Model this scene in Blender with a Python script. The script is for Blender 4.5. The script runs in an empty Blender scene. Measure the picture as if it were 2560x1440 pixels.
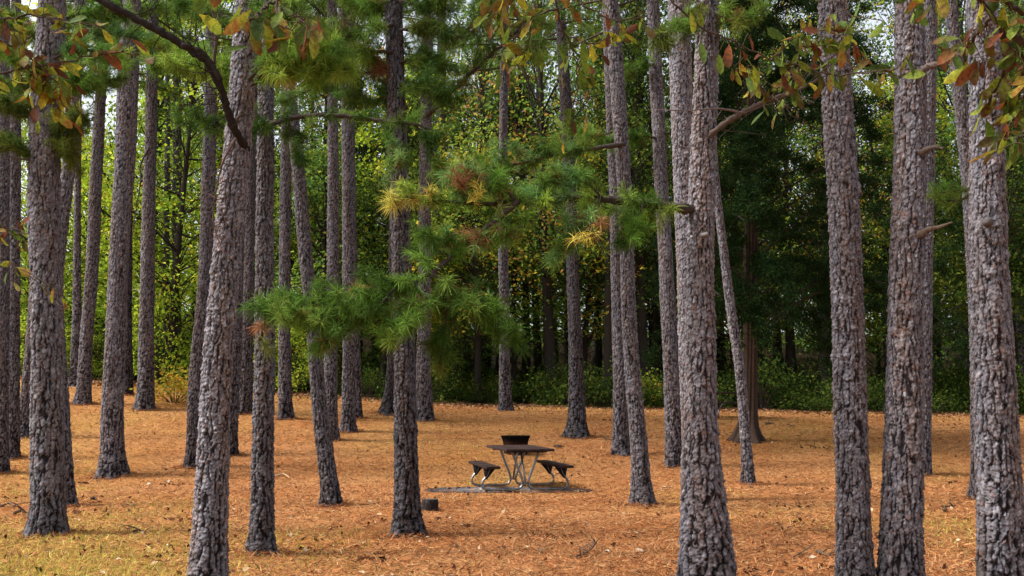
import bpy, math, random
import numpy as np

# ------------------------------------------------------------------ camera, world, sun, exposure
F, CX, CY, HCAM, HOR = 2600.0, 1280.0, 720.0, 1.65, 1000.0     # focal length and centre in photograph pixels
PITCH = math.atan((HOR - CY) / F)
SC = bpy.context.scene
col = SC.collection
cam_d = bpy.data.cameras.new("camera"); cam = bpy.data.objects.new("camera", cam_d); col.objects.link(cam)
cam_d.sensor_width = 36.0; cam_d.lens = 36.0 * F / 2560.0
cam_d.clip_start = 0.05; cam_d.clip_end = 2000
cam.location = (0, 0, HCAM); cam.rotation_euler = (math.pi / 2 + PITCH, 0, 0)
SC.camera = cam
SUN_EL, SUN_AZ = math.radians(48), math.radians(-94)          # azimuth clockwise from +Y: left, a little behind the camera
W = bpy.data.worlds.new("World"); SC.world = W; W.use_nodes = True
nt = W.node_tree; bg = nt.nodes["Background"]
sky = nt.nodes.new("ShaderNodeTexSky"); sky.sky_type = 'NISHITA'; sky.sun_disc = False
sky.sun_elevation = SUN_EL; sky.sun_rotation = SUN_AZ; sky.dust_density = 4.0; sky.air_density = 1.0; sky.ozone_density = 1.0
hs = nt.nodes.new("ShaderNodeHueSaturation"); hs.inputs["Saturation"].default_value = .38   # a thin overcast
nt.links.new(sky.outputs[0], hs.inputs["Color"]); nt.links.new(hs.outputs[0], bg.inputs[0]); bg.inputs[1].default_value = 0.095
sd = bpy.data.lights.new("sun", 'SUN'); sun = bpy.data.objects.new("sun", sd); col.objects.link(sun)
sd.energy = 1.5; sd.angle = math.radians(12); sd.color = (1.0, 0.97, 0.92)
sun.rotation_euler = (math.pi / 2 - SUN_EL, 0, -SUN_AZ + math.pi)
SC.view_settings.view_transform = 'Standard'; SC.view_settings.look = 'None'
SC.view_settings.exposure = 1.8; SC.view_settings.gamma = 1.0
SC.cycles.max_bounces = 6; SC.cycles.diffuse_bounces = 3; SC.cycles.transmission_bounces = 3
SC.cycles.transparent_max_bounces = 4; SC.cycles.use_denoising = True

rng = np.random.default_rng(7)
R = random.Random(7)
A = np.array
cp, sp = math.cos(PITCH), math.sin(PITCH)

def ray(px, py):
    x = (px - CX) / F; y = (CY - py) / F
    return A([x, cp - y * sp, sp + y * cp])
def P(px, py, Y):                                              # the point seen at a pixel, Y metres ahead
    d = ray(px, py); t = Y / d[1]
    return A([d[0] * t, Y, HCAM + d[2] * t])
def sstep(a, b, x):
    t = np.clip((x - a) / (b - a), 0, 1); return t * t * (3 - 2 * t)

# ------------------------------------------------------------------ terrain height
_py = A([-50, 0, 14, 20.4, 22.0, 26, 32, 38, 48, 60, 90, 140, 220, 400.])
_pz = A([0, 0, 0, 0, .16, .64, 1.24, 1.42, 1.75, 2.6, 6.0, 11.0, 16.0, 18.])
_fy = np.linspace(-50, 400, 4501); _fz = np.interp(_fy, _py, _pz)
_k = np.hanning(21); _k /= _k.sum(); _fz = np.convolve(np.pad(_fz, 10, mode='edge'), _k, 'valid')
def wob(x, y):
    return (0.5 * np.sin(1.7 * x + 0.6 * y + 1) + 0.35 * np.sin(3.1 * y - 1.3 * x) + 0.3 * np.sin(4.7 * x + 2.9 * y + 2) + 0.2 * np.sin(7.3 * x - 6.1 * y))
def ground(x, y):
    x = np.asarray(x, float); y = np.asarray(y, float)
    s = sstep(20.5, 36, y)
    h = np.interp(y, _fy, _fz) + s * (0.062 * np.maximum(0, -x - 1.5) - 0.02 * np.clip(x, 0, 40))
    pad = sstep(2.2, 3.2, np.hypot(x - 0.2, y - 19.4))
    return h + 0.018 * wob(x, y) * pad
def base(px, py):                                              # where a pixel's ray meets the ground
    d = ray(px, py); a = 4.0
    for Y in np.arange(5, 75, 0.05):
        p = P(px, py, Y)
        if p[2] <= ground(p[0], p[1]): return p
    p = P(px, py, 45.0); p[2] = ground(p[0], p[1]); return p

# ------------------------------------------------------------------ materials
def mat(name, rough=0.9, attr=True, base_col=(.5, .5, .5), noise=None, bump=None, transl=0.0, metal=0.0, spec=0.3):
    m = bpy.data.materials.new(name); m.use_nodes = True
    n = m.node_tree; b = n.nodes["Principled BSDF"]; out = n.nodes["Material Output"]
    b.inputs["Roughness"].default_value = rough; b.inputs["Metallic"].default_value = metal
    b.inputs["Specular IOR Level"].default_value = spec
    if attr:
        a = n.nodes.new("ShaderNodeAttribute"); a.attribute_name = "tint"; c = a.outputs["Color"]
    else:
        r_ = n.nodes.new("ShaderNodeRGB"); r_.outputs[0].default_value = (*base_col, 1); c = r_.outputs[0]
    tc = n.nodes.new("ShaderNodeTexCoord")
    if noise:
        sc_, lo, hi, st = noise
        mp = n.nodes.new("ShaderNodeMapping"); mp.inputs["Scale"].default_value = st
        n.links.new(tc.outputs["Object"], mp.inputs[0])
        t = n.nodes.new("ShaderNodeTexNoise"); t.inputs["Scale"].default_value = sc_; t.inputs["Detail"].default_value = 5
        t.inputs["Roughness"].default_value = 0.65
        n.links.new(mp.outputs[0], t.inputs["Vector"])
        mr = n.nodes.new("ShaderNodeMapRange"); mr.inputs[1].default_value = .3; mr.inputs[2].default_value = .7
        mr.inputs[3].default_value = lo; mr.inputs[4].default_value = hi
        n.links.new(t.outputs[0], mr.inputs[0])
        mx = n.nodes.new("ShaderNodeVectorMath"); mx.operation = 'MULTIPLY'
        n.links.new(c, mx.inputs[0]); n.links.new(mr.outputs[0], mx.inputs[1]); c = mx.outputs[0]
        if bump:
            bp = n.nodes.new("ShaderNodeBump"); bp.inputs["Strength"].default_value = bump[0]; bp.inputs["Distance"].default_value = bump[1]
            n.links.new(t.outputs[0], bp.inputs["Height"]); n.links.new(bp.outputs[0], b.inputs["Normal"])
    n.links.new(c, b.inputs["Base Color"])
    if transl > 0:
        tr = n.nodes.new("ShaderNodeBsdfTranslucent"); n.links.new(c, tr.inputs[0])
        ms = n.nodes.new("ShaderNodeMixShader"); ms.inputs[0].default_value = transl
        n.links.new(b.outputs[0], ms.inputs[1]); n.links.new(tr.outputs[0], ms.inputs[2]); n.links.new(ms.outputs[0], out.inputs[0])
    return m
M_bark = mat("pine_bark", .95, spec=.08, noise=(38, .6, 1.35, (1, 1, .5)), bump=(.6, .01))
M_twig = mat("twig_bark", .95, spec=.05, noise=(50, .6, 1.3, (1, 1, 1)), bump=(.5, .005))
M_needle = mat("pine_needle", .7, transl=.35, spec=.08)
M_leaf = mat("tree_leaf", .7, transl=.5, spec=.08)
M_oakleaf = mat("oak_leaf", .7, noise=(70, .45, 1.4, (1, 1, 1)), transl=.35, spec=.12)
M_straw = mat("pine_straw", .9, transl=.1, spec=.05)
M_grass = mat("grass_blade", .8, transl=.3, spec=.05)

def ground_mat():
    m = bpy.data.materials.new("needle_litter"); m.use_nodes = True
    n = m.node_tree; b = n.nodes["Principled BSDF"]; b.inputs["Roughness"].default_value = .95; b.inputs["Specular IOR Level"].default_value = 0
    a = n.nodes.new("ShaderNodeAttribute"); a.attribute_name = "tint"
    tc = n.nodes.new("ShaderNodeTexCoord")
    cur = a.outputs["Color"]
    for sc_, lo, hi, rot, st in ((5, .72, 1.2, .4, (1, 1, 1)), (30, .55, 1.4, .5, (1, .35, 1)), (34, .6, 1.35, 2.2, (1, .3, 1)), (90, .6, 1.35, 0, (1, 1, 1))):
        mp = n.nodes.new("ShaderNodeMapping"); mp.inputs["Scale"].default_value = st; mp.inputs["Rotation"].default_value = (0, 0, rot)
        n.links.new(tc.outputs["Object"], mp.inputs[0])
        t = n.nodes.new("ShaderNodeTexNoise"); t.inputs["Scale"].default_value = sc_; t.inputs["Detail"].default_value = 6; t.inputs["Roughness"].default_value = .7
        n.links.new(mp.outputs[0], t.inputs["Vector"])
        mr = n.nodes.new("ShaderNodeMapRange"); mr.inputs[1].default_value = .32; mr.inputs[2].default_value = .68; mr.inputs[3].default_value = lo; mr.inputs[4].default_value = hi
        n.links.new(t.outputs[0], mr.inputs[0])
        mx = n.nodes.new("ShaderNodeVectorMath"); mx.operation = 'MULTIPLY'
        n.links.new(cur, mx.inputs[0]); n.links.new(mr.outputs[0], mx.inputs[1]); cur = mx.outputs[0]
    n.links.new(cur, b.inputs["Base Color"])
    bp = n.nodes.new("ShaderNodeBump"); bp.inputs["Strength"].default_value = .8; bp.inputs["Distance"].default_value = .03
    n.links.new(t.outputs[0], bp.inputs["Height"]); n.links.new(bp.outputs[0], b.inputs["Normal"])
    return m
M_ground = ground_mat()

# ------------------------------------------------------------------ mesh builder
class MB:
    def __init__(s): s.v = []; s.f = []; s.c = []; s.n = 0
    def add(s, v, f, c):
        v = np.asarray(v, float).reshape(-1, 3); f = np.asarray(f, int)
        c = np.asarray(c, float)
        if c.ndim == 1: c = np.tile(c[:3], (len(v), 1))
        s.v.append(v); s.c.append(c[:, :3]); s.f.append(f + s.n); s.n += len(v)
    def build(s, name, m, parent=None, origin=(0, 0, 0), smooth=False):
        v = np.concatenate(s.v) - A(origin); c = np.concatenate(s.c)
        loops = np.concatenate([f.ravel() for f in s.f]); tot = np.concatenate([np.full(len(f), f.shape[1]) for f in s.f])
        me = bpy.data.meshes.new(name)
        me.vertices.add(len(v)); me.vertices.foreach_set("co", v.astype(np.float32).ravel())
        me.loops.add(len(loops)); me.loops.foreach_set("vertex_index", loops.astype(np.int32))
        me.polygons.add(len(tot)); st = np.concatenate([[0], np.cumsum(tot)[:-1]])
        me.polygons.foreach_set("loop_start", st.astype(np.int32)); me.polygons.foreach_set("loop_total", tot.astype(np.int32))
        if smooth: me.polygons.foreach_set("use_smooth", np.ones(len(tot), bool))
        at = me.attributes.new("tint", 'FLOAT_COLOR', 'POINT')
        at.data.foreach_set("color", np.concatenate([np.clip(c, 0, 1), np.ones((len(c), 1))], 1).astype(np.float32).ravel())
        me.materials.append(m); me.update(calc_edges=True)
        o = bpy.data.objects.new(name, me); col.objects.link(o)
        if parent is not None:
            o.parent = parent                                  # the parent sits at `origin`
        else: o.location = origin
        return o

def tag(o, label=None, cat=None, group=None, kind=None):
    if label: o["label"] = label
    if cat: o["category"] = cat
    if group: o["group"] = group
    if kind: o["kind"] = kind
    return o
def empty(name, loc):
    e = bpy.data.objects.new(name, None); col.objects.link(e); e.location = tuple(loc); e.empty_display_size = .3
    return e
def copy_thing(src, loc, rz=0, scale=(1, 1, 1)):
    r = src.copy(); col.objects.link(r); r.location = tuple(loc); r.rotation_euler = (0, 0, rz); r.scale = scale
    for ch in src.children:
        c = ch.copy(); col.objects.link(c); c.parent = r
        for g in ch.children:
            d = g.copy(); col.objects.link(d); d.parent = c
    return r

def norm(v): return v / (np.linalg.norm(v, axis=-1, keepdims=True) + 1e-9)
def smooth_path(p, n):
    p = np.asarray(p, float)
    if len(p) < 3:
        t = np.linspace(0, 1, n)[:, None]; return p[0] * (1 - t) + p[-1] * t
    d = np.concatenate([[0], np.cumsum(np.linalg.norm(np.diff(p[:, :3], axis=0), axis=1))]); d /= d[-1]
    m = np.gradient(p, d, axis=0); t = np.linspace(0, 1, n); i = np.clip(np.searchsorted(d, t) - 1, 0, len(d) - 2)
    h = (d[i + 1] - d[i])[:, None]; u = ((t - d[i])[:, None]) / h
    return ((2 * u**3 - 3 * u**2 + 1) * p[i] + (u**3 - 2 * u**2 + u) * h * m[i] + (-2 * u**3 + 3 * u**2) * p[i + 1] + (u**3 - u**2) * h * m[i + 1])
def tube(mb, pts, rad, segs, c, cap=True):
    pts = np.asarray(pts, float); n = len(pts); rad = np.broadcast_to(rad, (n,))
    t = norm(np.gradient(pts, axis=0))
    ref = A([0, 0, 1.]) if abs(t[n // 2][2]) < .8 else A([1., 0, 0])
    u = norm(np.cross(t, ref)); w = np.cross(t, u)
    a = np.arange(segs) * 2 * math.pi / segs
    v = pts[:, None] + rad[:, None, None] * (np.cos(a)[None, :, None] * u[:, None] + np.sin(a)[None, :, None] * w[:, None])
    i = np.arange(n - 1)[:, None] * segs; j = np.arange(segs)[None]; j2 = (j + 1) % segs
    f = np.stack([i + j, i + j2, i + segs + j2, i + segs + j], -1).reshape(-1, 4)
    k = mb.n
    mb.add(v, f, c)
    if cap:
        mb.f.append(k + np.arange(segs)[None, ::-1]); mb.f.append(k + (n - 1) * segs + np.arange(segs)[None])
def rough_tube(mb, pts, r0, r1, segs, c, g, n=24, kn=.12):
    p = smooth_path(pts, n); L = np.linalg.norm(p[-1] - p[0])
    p = p + g.normal(0, .006 * L, p.shape) * np.linspace(0, 1, n)[:, None] ** .5 * .5
    r = np.linspace(r0, r1, n) * (1 + g.normal(0, kn, n))
    tube(mb, p, r, segs, c); return p
def box(mb, x0, y0, z0, x1, y1, z1, c, M=None):
    v = A([[x, y, z] for z in (z0, z1) for y in (y0, y1) for x in (x0, x1)], float)
    if M is not None: v = v @ M.T
    mb.add(v, [[0, 2, 3, 1], [4, 5, 7, 6], [0, 1, 5, 4], [2, 6, 7, 3], [0, 4, 6, 2], [1, 3, 7, 5]], c)

# ------------------------------------------------------------------ ground and pad
def fbm(x, y, seed, sc_):
    g = np.random.default_rng(seed); r = 0; amp = 1.0; tot = 0
    for o in range(4):
        for k in range(4):
            th = g.uniform(0, 6.28); fr = sc_ * 2**o * g.uniform(.7, 1.3); r = r + amp * np.sin(fr * (x * math.cos(th) + y * math.sin(th)) + g.uniform(0, 6.28)); tot += amp * .5
        amp *= .6
    return r / tot
def grassiness(x, y):
    px = CX + x / y * F; py = HOR + (HCAM - ground(x, y)) / y * F
    g = .06 + .28 * fbm(x, y, 3, .9)
    g = g + .62 * sstep(1250, 1400, py) * sstep(640, 150, px)                # yellow grass at the lower left
    g = g + .12 * sstep(1130, 1060, py) + .08 * sstep(800, 300, px)
    return np.clip(g, 0, 1)
def ground_tint(x, y):
    gr = grassiness(x, np.maximum(y, 1))[:, None]
    straw = A([.35, .138, .050]); straw2 = A([.41, .20, .082]); grass = A([.34, .21, .055]); wood = A([.02, .014, .009])  # wood: leaf litter with the gloom under the trees put into its colour
    m = (.5 + .5 * fbm(x, y, 5, 1.6))[:, None]
    c = straw * (1 - m) + straw2 * m
    c = c * (1 - gr) + grass * gr
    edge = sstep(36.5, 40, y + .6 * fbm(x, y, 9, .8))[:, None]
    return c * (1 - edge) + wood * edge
ys = np.concatenate([np.linspace(-12, 6, 10)[:-1], np.linspace(6, 44, 300)[:-1], np.linspace(44, 400, 60)])
xs = np.concatenate([np.linspace(-300, -24, 16)[:-1], np.linspace(-24, 24, 300)[:-1], np.linspace(24, 300, 16)])
X, Y = np.meshgrid(xs, ys); Z = ground(X, Y); nx = len(xs)
i = np.arange(len(ys) - 1)[:, None] * nx; j = np.arange(nx - 1)[None]
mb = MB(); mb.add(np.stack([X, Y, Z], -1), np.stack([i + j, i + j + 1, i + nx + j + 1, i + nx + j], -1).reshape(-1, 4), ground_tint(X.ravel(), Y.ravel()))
tag(mb.build("ground", M_ground, smooth=True), kind="structure")

M_conc = mat("concrete", .9, attr=False, base_col=(.13, .125, .13), noise=(9, .7, 1.25, (1, 1, 1)), bump=(.3, .01))
mb = MB(); pa = math.radians(-12)
ring = [(-1.50, -.75), (-.6, -1.0), (.4, -.86), (1.2, -.84), (1.65, -.4), (1.45, .35), (.7, .75), (-.5, .95), (-1.3, .7), (-1.62, .1)]
rp = smooth_path(A([(x, y, 0) for x, y in ring + ring[:1]]), 61)[:-1] + np.c_[rng.normal(0, .03, (60, 2)), np.zeros(60)]
PADC = A([-.10, 19.45, 0.])
rp = rp * A([.93, .62, 1])
top = rp + PADC + A([0, 0, .012]); bot = rp * A([1.02, 1.02, 1]) + PADC - A([0, 0, .08])
mb.add(np.r_[top, bot], [[k, (k + 1) % 60, 60 + (k + 1) % 60, 60 + k] for k in range(60)], (.3, .3, .3)); mb.f.append(np.arange(60)[None])
tag(mb.build("concrete_pad", M_conc), kind="structure")

def straw_field(n, ymin, ymax, w, L, seed, keep, pal, tilt=.25, zoff=.004, curl=0):
    g = np.random.default_rng(seed)
    y = ymin * (ymax / ymin) ** g.random(n); x = g.uniform(-.53, .53, n) * (y + 1)
    k = keep(x, y) > g.random(n); x = x[k]; y = y[k]; n = len(x)
    th = g.uniform(0, 6.283, n); el = np.abs(g.normal(0, tilt, n)); ln = L * g.uniform(.6, 1.3, n)
    d = np.stack([np.cos(th) * np.cos(el), np.sin(th) * np.cos(el), np.sin(el)], 1)
    sd_ = np.stack([-np.sin(th), np.cos(th), g.normal(0, .4, n)], 1); ww = w * g.uniform(.6, 1.4, n)[:, None] * (y[:, None] / 14) ** .6
    p = np.stack([x, y, ground(x, y) + zoff + np.where(np.hypot((x - PADC[0]) / 1.6, (y - PADC[1]) / .95) < 1.05, .012, 0)], 1)
    v = np.stack([p - sd_ * ww / 2, p + sd_ * ww / 2, p + d * ln[:, None]], 1)
    pal = A(pal); c = pal[g.integers(0, len(pal), n)] * g.uniform(.7, 1.3, (n, 1))
    mb = MB(); mb.add(v, np.arange(3 * n).reshape(-1, 3), np.repeat(c, 3, 0)); return mb
offpad = lambda x, y: np.where(np.hypot((x - PADC[0]) / 1.6, (y - PADC[1]) / .95) < 1, np.clip(.72 + .35 * (x - PADC[0]) + .7 * fbm(x * 1.5, y, 21, 2.2) + .25 * np.abs(y - PADC[1]), .04, 1), 1.0)
mb = straw_field(240000, 7.5, 38, .0075, .13, 1, lambda x, y: offpad(x, y) * (1 - .75 * grassiness(x, y)),
                 [(.39, .148, .052), (.47, .21, .085), (.27, .09, .033), (.54, .32, .15), (.09, .036, .018), (.42, .16, .052), (.05, .021, .013)])
tag(mb.build("pine_straw", M_straw), "fallen orange pine needles covering the clearing floor", "pine straw", kind="stuff")
mb = straw_field(170000, 7.5, 39, .009, .085, 2, lambda x, y: offpad(x, y) * np.clip(grassiness(x, y) * 1.25 - .18, 0, 1),
                 [(.44, .36, .06), (.30, .28, .05), (.54, .43, .09), (.56, .48, .13), (.15, .19, .03)], tilt=.75)
tag(mb.build("grass", M_grass), "short dry yellow green grass growing through the needles", "grass", kind="stuff")

def leaf_quads(mb, p, size, g, c, up=.7, aspect=.62):
    """rhombic leaves folded along the midrib: p (n,3) centres, c (n,3) colours"""
    n = len(p)
    nrm = norm(g.normal(0, 1, (n, 3)) + A([0, 0, up * 2])); d = norm(np.cross(nrm, g.normal(0, 1, (n, 3)))); s = np.cross(nrm, d)
    L = (size * g.uniform(.65, 1.3, n))[:, None]
    v = np.stack([p - d * L / 2, p + s * L * aspect / 2 + nrm * L * .12, p + d * L / 2, p - s * L * aspect / 2 + nrm * L * .12], 1)
    k = np.arange(n)[:, None] * 4
    mb.add(v, np.concatenate([k + A([[0, 1, 2]]), k + A([[0, 2, 3]])]), np.repeat(c, 4, 0))
g = np.random.default_rng(31); n = 14000
y = g.normal(39.5, 1.6, n); y = np.where(y < 35, 39, y); x = g.uniform(-.55, .55, n) * y
mb = MB(); pal = A([(.20, .09, .045), (.28, .15, .07), (.13, .06, .035), (.34, .20, .10)])
leaf_quads(mb, np.stack([x, y, ground(x, y) + .03], 1), .13, g, pal[g.integers(0, 4, n)], 1.2)
n = 700; y = 8 * (36 / 8) ** g.random(n); x = g.uniform(-.52, .52, n) * y
leaf_quads(mb, np.stack([x, y, ground(x, y) + .02], 1), .08, g, (A([(.16, .07, .035), (.42, .30, .18), (.10, .05, .03), (.5, .42, .30)]))[g.integers(0, 4, n)], 1.0)
for q in range(150):                                           # small drifts of darker litter
    y0 = 8 * (37 / 8) ** g.random(); x0 = g.uniform(-.52, .52) * y0; n = g.integers(2, 16); sc_ = g.uniform(.05, .25)
    x = x0 + g.normal(0, sc_ * 1.6, n); y = y0 + g.normal(0, sc_, n)
    leaf_quads(mb, np.stack([x, y, ground(x, y) + .015], 1), g.uniform(.04, .10), g, (A([(.06, .024, .013), (.03, .014, .009), (.11, .045, .022), (.16, .07, .03)]))[g.integers(0, 4, n)], .6, .5)
tag(mb.build("fallen_leaves", M_straw), "brown fallen leaves drifted along the wood edge", "fallen leaves", kind="stuff")

# ------------------------------------------------------------------ pine trunks
def bark(theta, v, Rm, seed, su, sv):
    """voronoi bark plates on the unrolled trunk: height 0..1, plate id 0..1"""
    g = np.random.default_rng(seed)
    nu = max(6, int(round(2 * math.pi * Rm / su))); nv = 220
    jx = g.random((nv, nu)); jy = g.random((nv, nu)); pid = g.random((nv, nu))
    z = v
    k1, k2, k3 = g.uniform(0, 6.28, 3)
    wu = wv = 0
    for q, (fm, fz, am) in enumerate(((2, 3, .32), (5, 11, .20), (11, 31, .15), (23, 71, .11), (41, 127, .07))):
        wu = wu + am * np.sin(fm * theta + fz * z + k1 + q * 1.7 + 1.5 * np.sin(fz * .37 * z + fm * theta + k2))
        wv = wv + am * np.sin((fm + 2) * theta - fz * .8 * z + k3 + q * 2.3 + 1.5 * np.sin(fz * .51 * z - (fm - 1) * theta))
    u = theta / (2 * math.pi) * nu + .62 * wu
    w = z / sv + .6 * wv
    iu = np.floor(u).astype(int); iw = np.floor(w).astype(int)
    f1 = np.full(u.shape, 9.); f2 = np.full(u.shape, 9.); idv = np.zeros(u.shape); id2 = np.zeros(u.shape)
    x1 = np.zeros(u.shape); y1 = np.zeros(u.shape); x2 = np.zeros(u.shape); y2 = np.zeros(u.shape)
    for dv in (-1, 0, 1):
        for du in (-1, 0, 1):
            a = (iw + dv) % nv; b = (iu + du) % nu
            dx = iu + du + .08 + .84 * jx[a, b] - u; dy = iw + dv + .08 + .84 * jy[a, b] - w
            d = np.sqrt(dx * dx + dy * dy); c = d < f1; e = (~c) & (d < f2)
            f2 = np.where(c, f1, np.where(e, d, f2)); x2 = np.where(c, x1, np.where(e, dx, x2)); y2 = np.where(c, y1, np.where(e, dy, y2))
            id2 = np.where(c, idv, np.where(e, pid[a, b], id2)); idv = np.where(c, pid[a, b], idv); x1 = np.where(c, dx, x1); y1 = np.where(c, dy, y1); f1 = np.where(c, d, f1)
    n1, n2 = x2 - x1, y2 - y1; L = np.sqrt(n1 * n1 + n2 * n2) + 1e-6
    su_ = 2 * math.pi * Rm / nu
    return (f2 - f1) / (2 * np.sqrt((n1 / L / su_) ** 2 + (n2 / L / sv * .40) ** 2)), idv, y1, (idv + id2) * 5.37 % 1   # the last: one number per pair of neighbours

def trunk_mesh(mb, cen, rad, D, seed, tone=1.0, red=0.0, plate=1.0, low=True):
    """cen (n,3) from base up, rad (n); resampled finely where the camera sees it"""
    pxm = D / 1040.0
    L = np.concatenate([[0], np.cumsum(np.linalg.norm(np.diff(cen, axis=0), axis=1))])
    step = max(.0075, .8 * pxm)
    n = int(min(900, L[-1] / step))
    q = smooth_path(np.c_[cen, rad], n); c3 = q[:, :3]; r = np.maximum(q[:, 3], .015)
    segs = int(np.clip(2 * math.pi * rad.mean() / step, 16, 190))
    th = np.arange(segs) * 2 * math.pi / segs
    TH, V = np.meshgrid(th, np.linspace(0, L[-1], n))
    Rm = float(np.median(r))
    ps = plate * float(np.clip(Rm / .2, .7, 1.25))
    edge, pid, rel, pair = bark(TH, V, Rm, seed, .058 * ps, .185 * ps)
    g = np.random.default_rng(seed + 5)
    ph = g.uniform(0, 6.28, 8)
    nz = np.sin(9 * TH + 13 * V + ph[0]) * np.sin(4 * TH - 21 * V + ph[1]) + .7 * np.sin(17 * TH - 37 * V + ph[2]) * np.sin(13 * TH + 29 * V)
    old = np.exp(-V / 2.5)                                     # fissures are wider and deeper near the foot
    cw = (ps * (.0038 + .0110 * old) + .24 * pxm) * (1 + .5 * nz) * np.where(pair < .22, .12, .5 + .8 * pair)
    cw = np.maximum(cw, .0004); hs = np.clip((edge - .35 * cw) / (.6 * cw), 0, 1)
    e2, p2, r2, _ = bark(TH, V, Rm, seed + 9, .030 * ps, .052 * ps)   # finer flakes on each plate
    fl2 = np.clip(e2 / .004, 0, 1)
    lump = .03 * np.sin(2 * TH + ph[0] + V * .8) + .025 * np.sin(3 * TH + ph[1] - V * 1.7) + .015 * np.sin(5 * TH + ph[2] + 2.9 * V)
    flare = np.exp(-V / .2) * (.24 + .18 * np.sin(TH * 3 + ph[3]) + .12 * np.sin(TH * 5 + ph[4])) if low else 0
    deep = .011 + Rm * .05 * old
    rr = r[:, None] * (1 + lump + flare) + deep * (hs - .8) + (.006 * (pid - .5) + .010 * np.clip(rel, -.8, .8) + .010 * (p2 - .5) + .009 * np.clip(r2, -.6, .6) + .004 * (fl2 - 1)) * hs + .0008 * g.normal(0, 1, V.shape)
    knot = np.ones(V.shape)
    for q in range(int(g.integers(5, 12))):                    # healed branch scars
        kt, kv, kr = g.uniform(0, 6.283), g.uniform(.8, max(2, L[-1])), g.uniform(.018, .035)
        d2 = ((np.mod(TH - kt + math.pi, 2 * math.pi) - math.pi) * r[:, None]) ** 2 + ((V - kv) * .8) ** 2
        rr = rr + .02 * np.exp(-d2 / (1.6 * kr) ** 2) - .016 * np.exp(-d2 / (.55 * kr) ** 2); knot = knot * (1 - .75 * np.exp(-d2 / (.7 * kr) ** 2))
    v = c3[:, None] + np.stack([np.cos(TH) * rr, np.sin(TH) * rr, 0 * rr], -1)
    grey = A([.150, .143, .162]); pink = A([.158, .122, .112]); pale = A([.28, .268, .285]); rust = A([.13, .062, .040]); dark = A([.009, .0065, .007])
    lowf = .5 + .5 * np.sin(TH * 2 + V * 1.3 + ph[5]) * np.sin(V * .9 + ph[6]) + .25 * np.sin(TH * 5 - V * 3.1 + ph[7])
    a = np.clip(.2 * pid + .2 * p2 + .75 * lowf - .2, 0, 1)[..., None]; b = ((pid + p2 * .4) * 7.31 % 1)[..., None]
    c = grey * (1 - a) + pink * a
    c = np.where(b > .90, pale * .5 + c * .5, c); c = np.where(b < .04 + red * lowf[..., None], rust * .6 + c * .4, c)
    k = hs[..., None]
    c = c * (.62 + .38 * fl2 * (.35 + 1.3 * p2))[..., None]
    k = 1 - (1 - k) * (.90 + .10 * old[..., None])
    c = (dark * (1 - k) + 1.0 * c * k) * tone * (.93 + .14 * (pid * 3.7 % 1)[..., None]) * (1 + .13 * g.normal(0, 1, V.shape + (1,)))
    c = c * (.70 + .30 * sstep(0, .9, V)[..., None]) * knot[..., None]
    j = np.arange(segs)[None]; i = np.arange(n - 1)[:, None] * segs; j2 = (j + 1) % segs
    mb.add(v, np.stack([i + j, i + j2, i + segs + j2, i + segs + j], -1).reshape(-1, 4), c.reshape(-1, 3))
    return c3

def pine(pts, label, seed, name="pine_tree", top=17.5, tone=1.0, red=0.0, plate=1.0, group=None, Y=None, cat="tree"):
    b = base(pts[0][0], pts[0][1]) if Y is None else P(pts[0][0], pts[0][1], Y)
    D = b[1]
    if b[2] < ground(b[0], D) - .02 or Y is not None: b[2] = ground(b[0], D)
    g = np.random.default_rng(seed)
    cen, rad = [b - A([0, 0, .06])], [pts[0][2] / 2 * D / F]
    for (x, y_, w) in pts[1:]:
        p = P(x, y_, D); cen.append(p); rad.append(w / 2 * D / F)
    if pts[0][1] > 1440 and cen[0][2] > cen[1][2]: cen.pop(0)
    cen = A(cen); rad = A(rad)
    d = cen[-1] - cen[-2]; d = d / d[2]; z0 = cen[-1][2]
    root = empty(name, (b[0], D, ground(b[0], D)))
    tag(root, label, cat, group)
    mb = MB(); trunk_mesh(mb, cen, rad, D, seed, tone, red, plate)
    if z0 < top:                                              # the part above the picture, tapering
        up = [cen[-1] + d * (top - z0) * t for t in (0, .33, .66, 1)]
        tube(mb, up, rad[-1] * A([1, .75, .5, .2]), 14, A([.2, .17, .16]) * tone)
    mb.build("trunk", M_bark, root, root.location)
    return root, D

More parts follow.
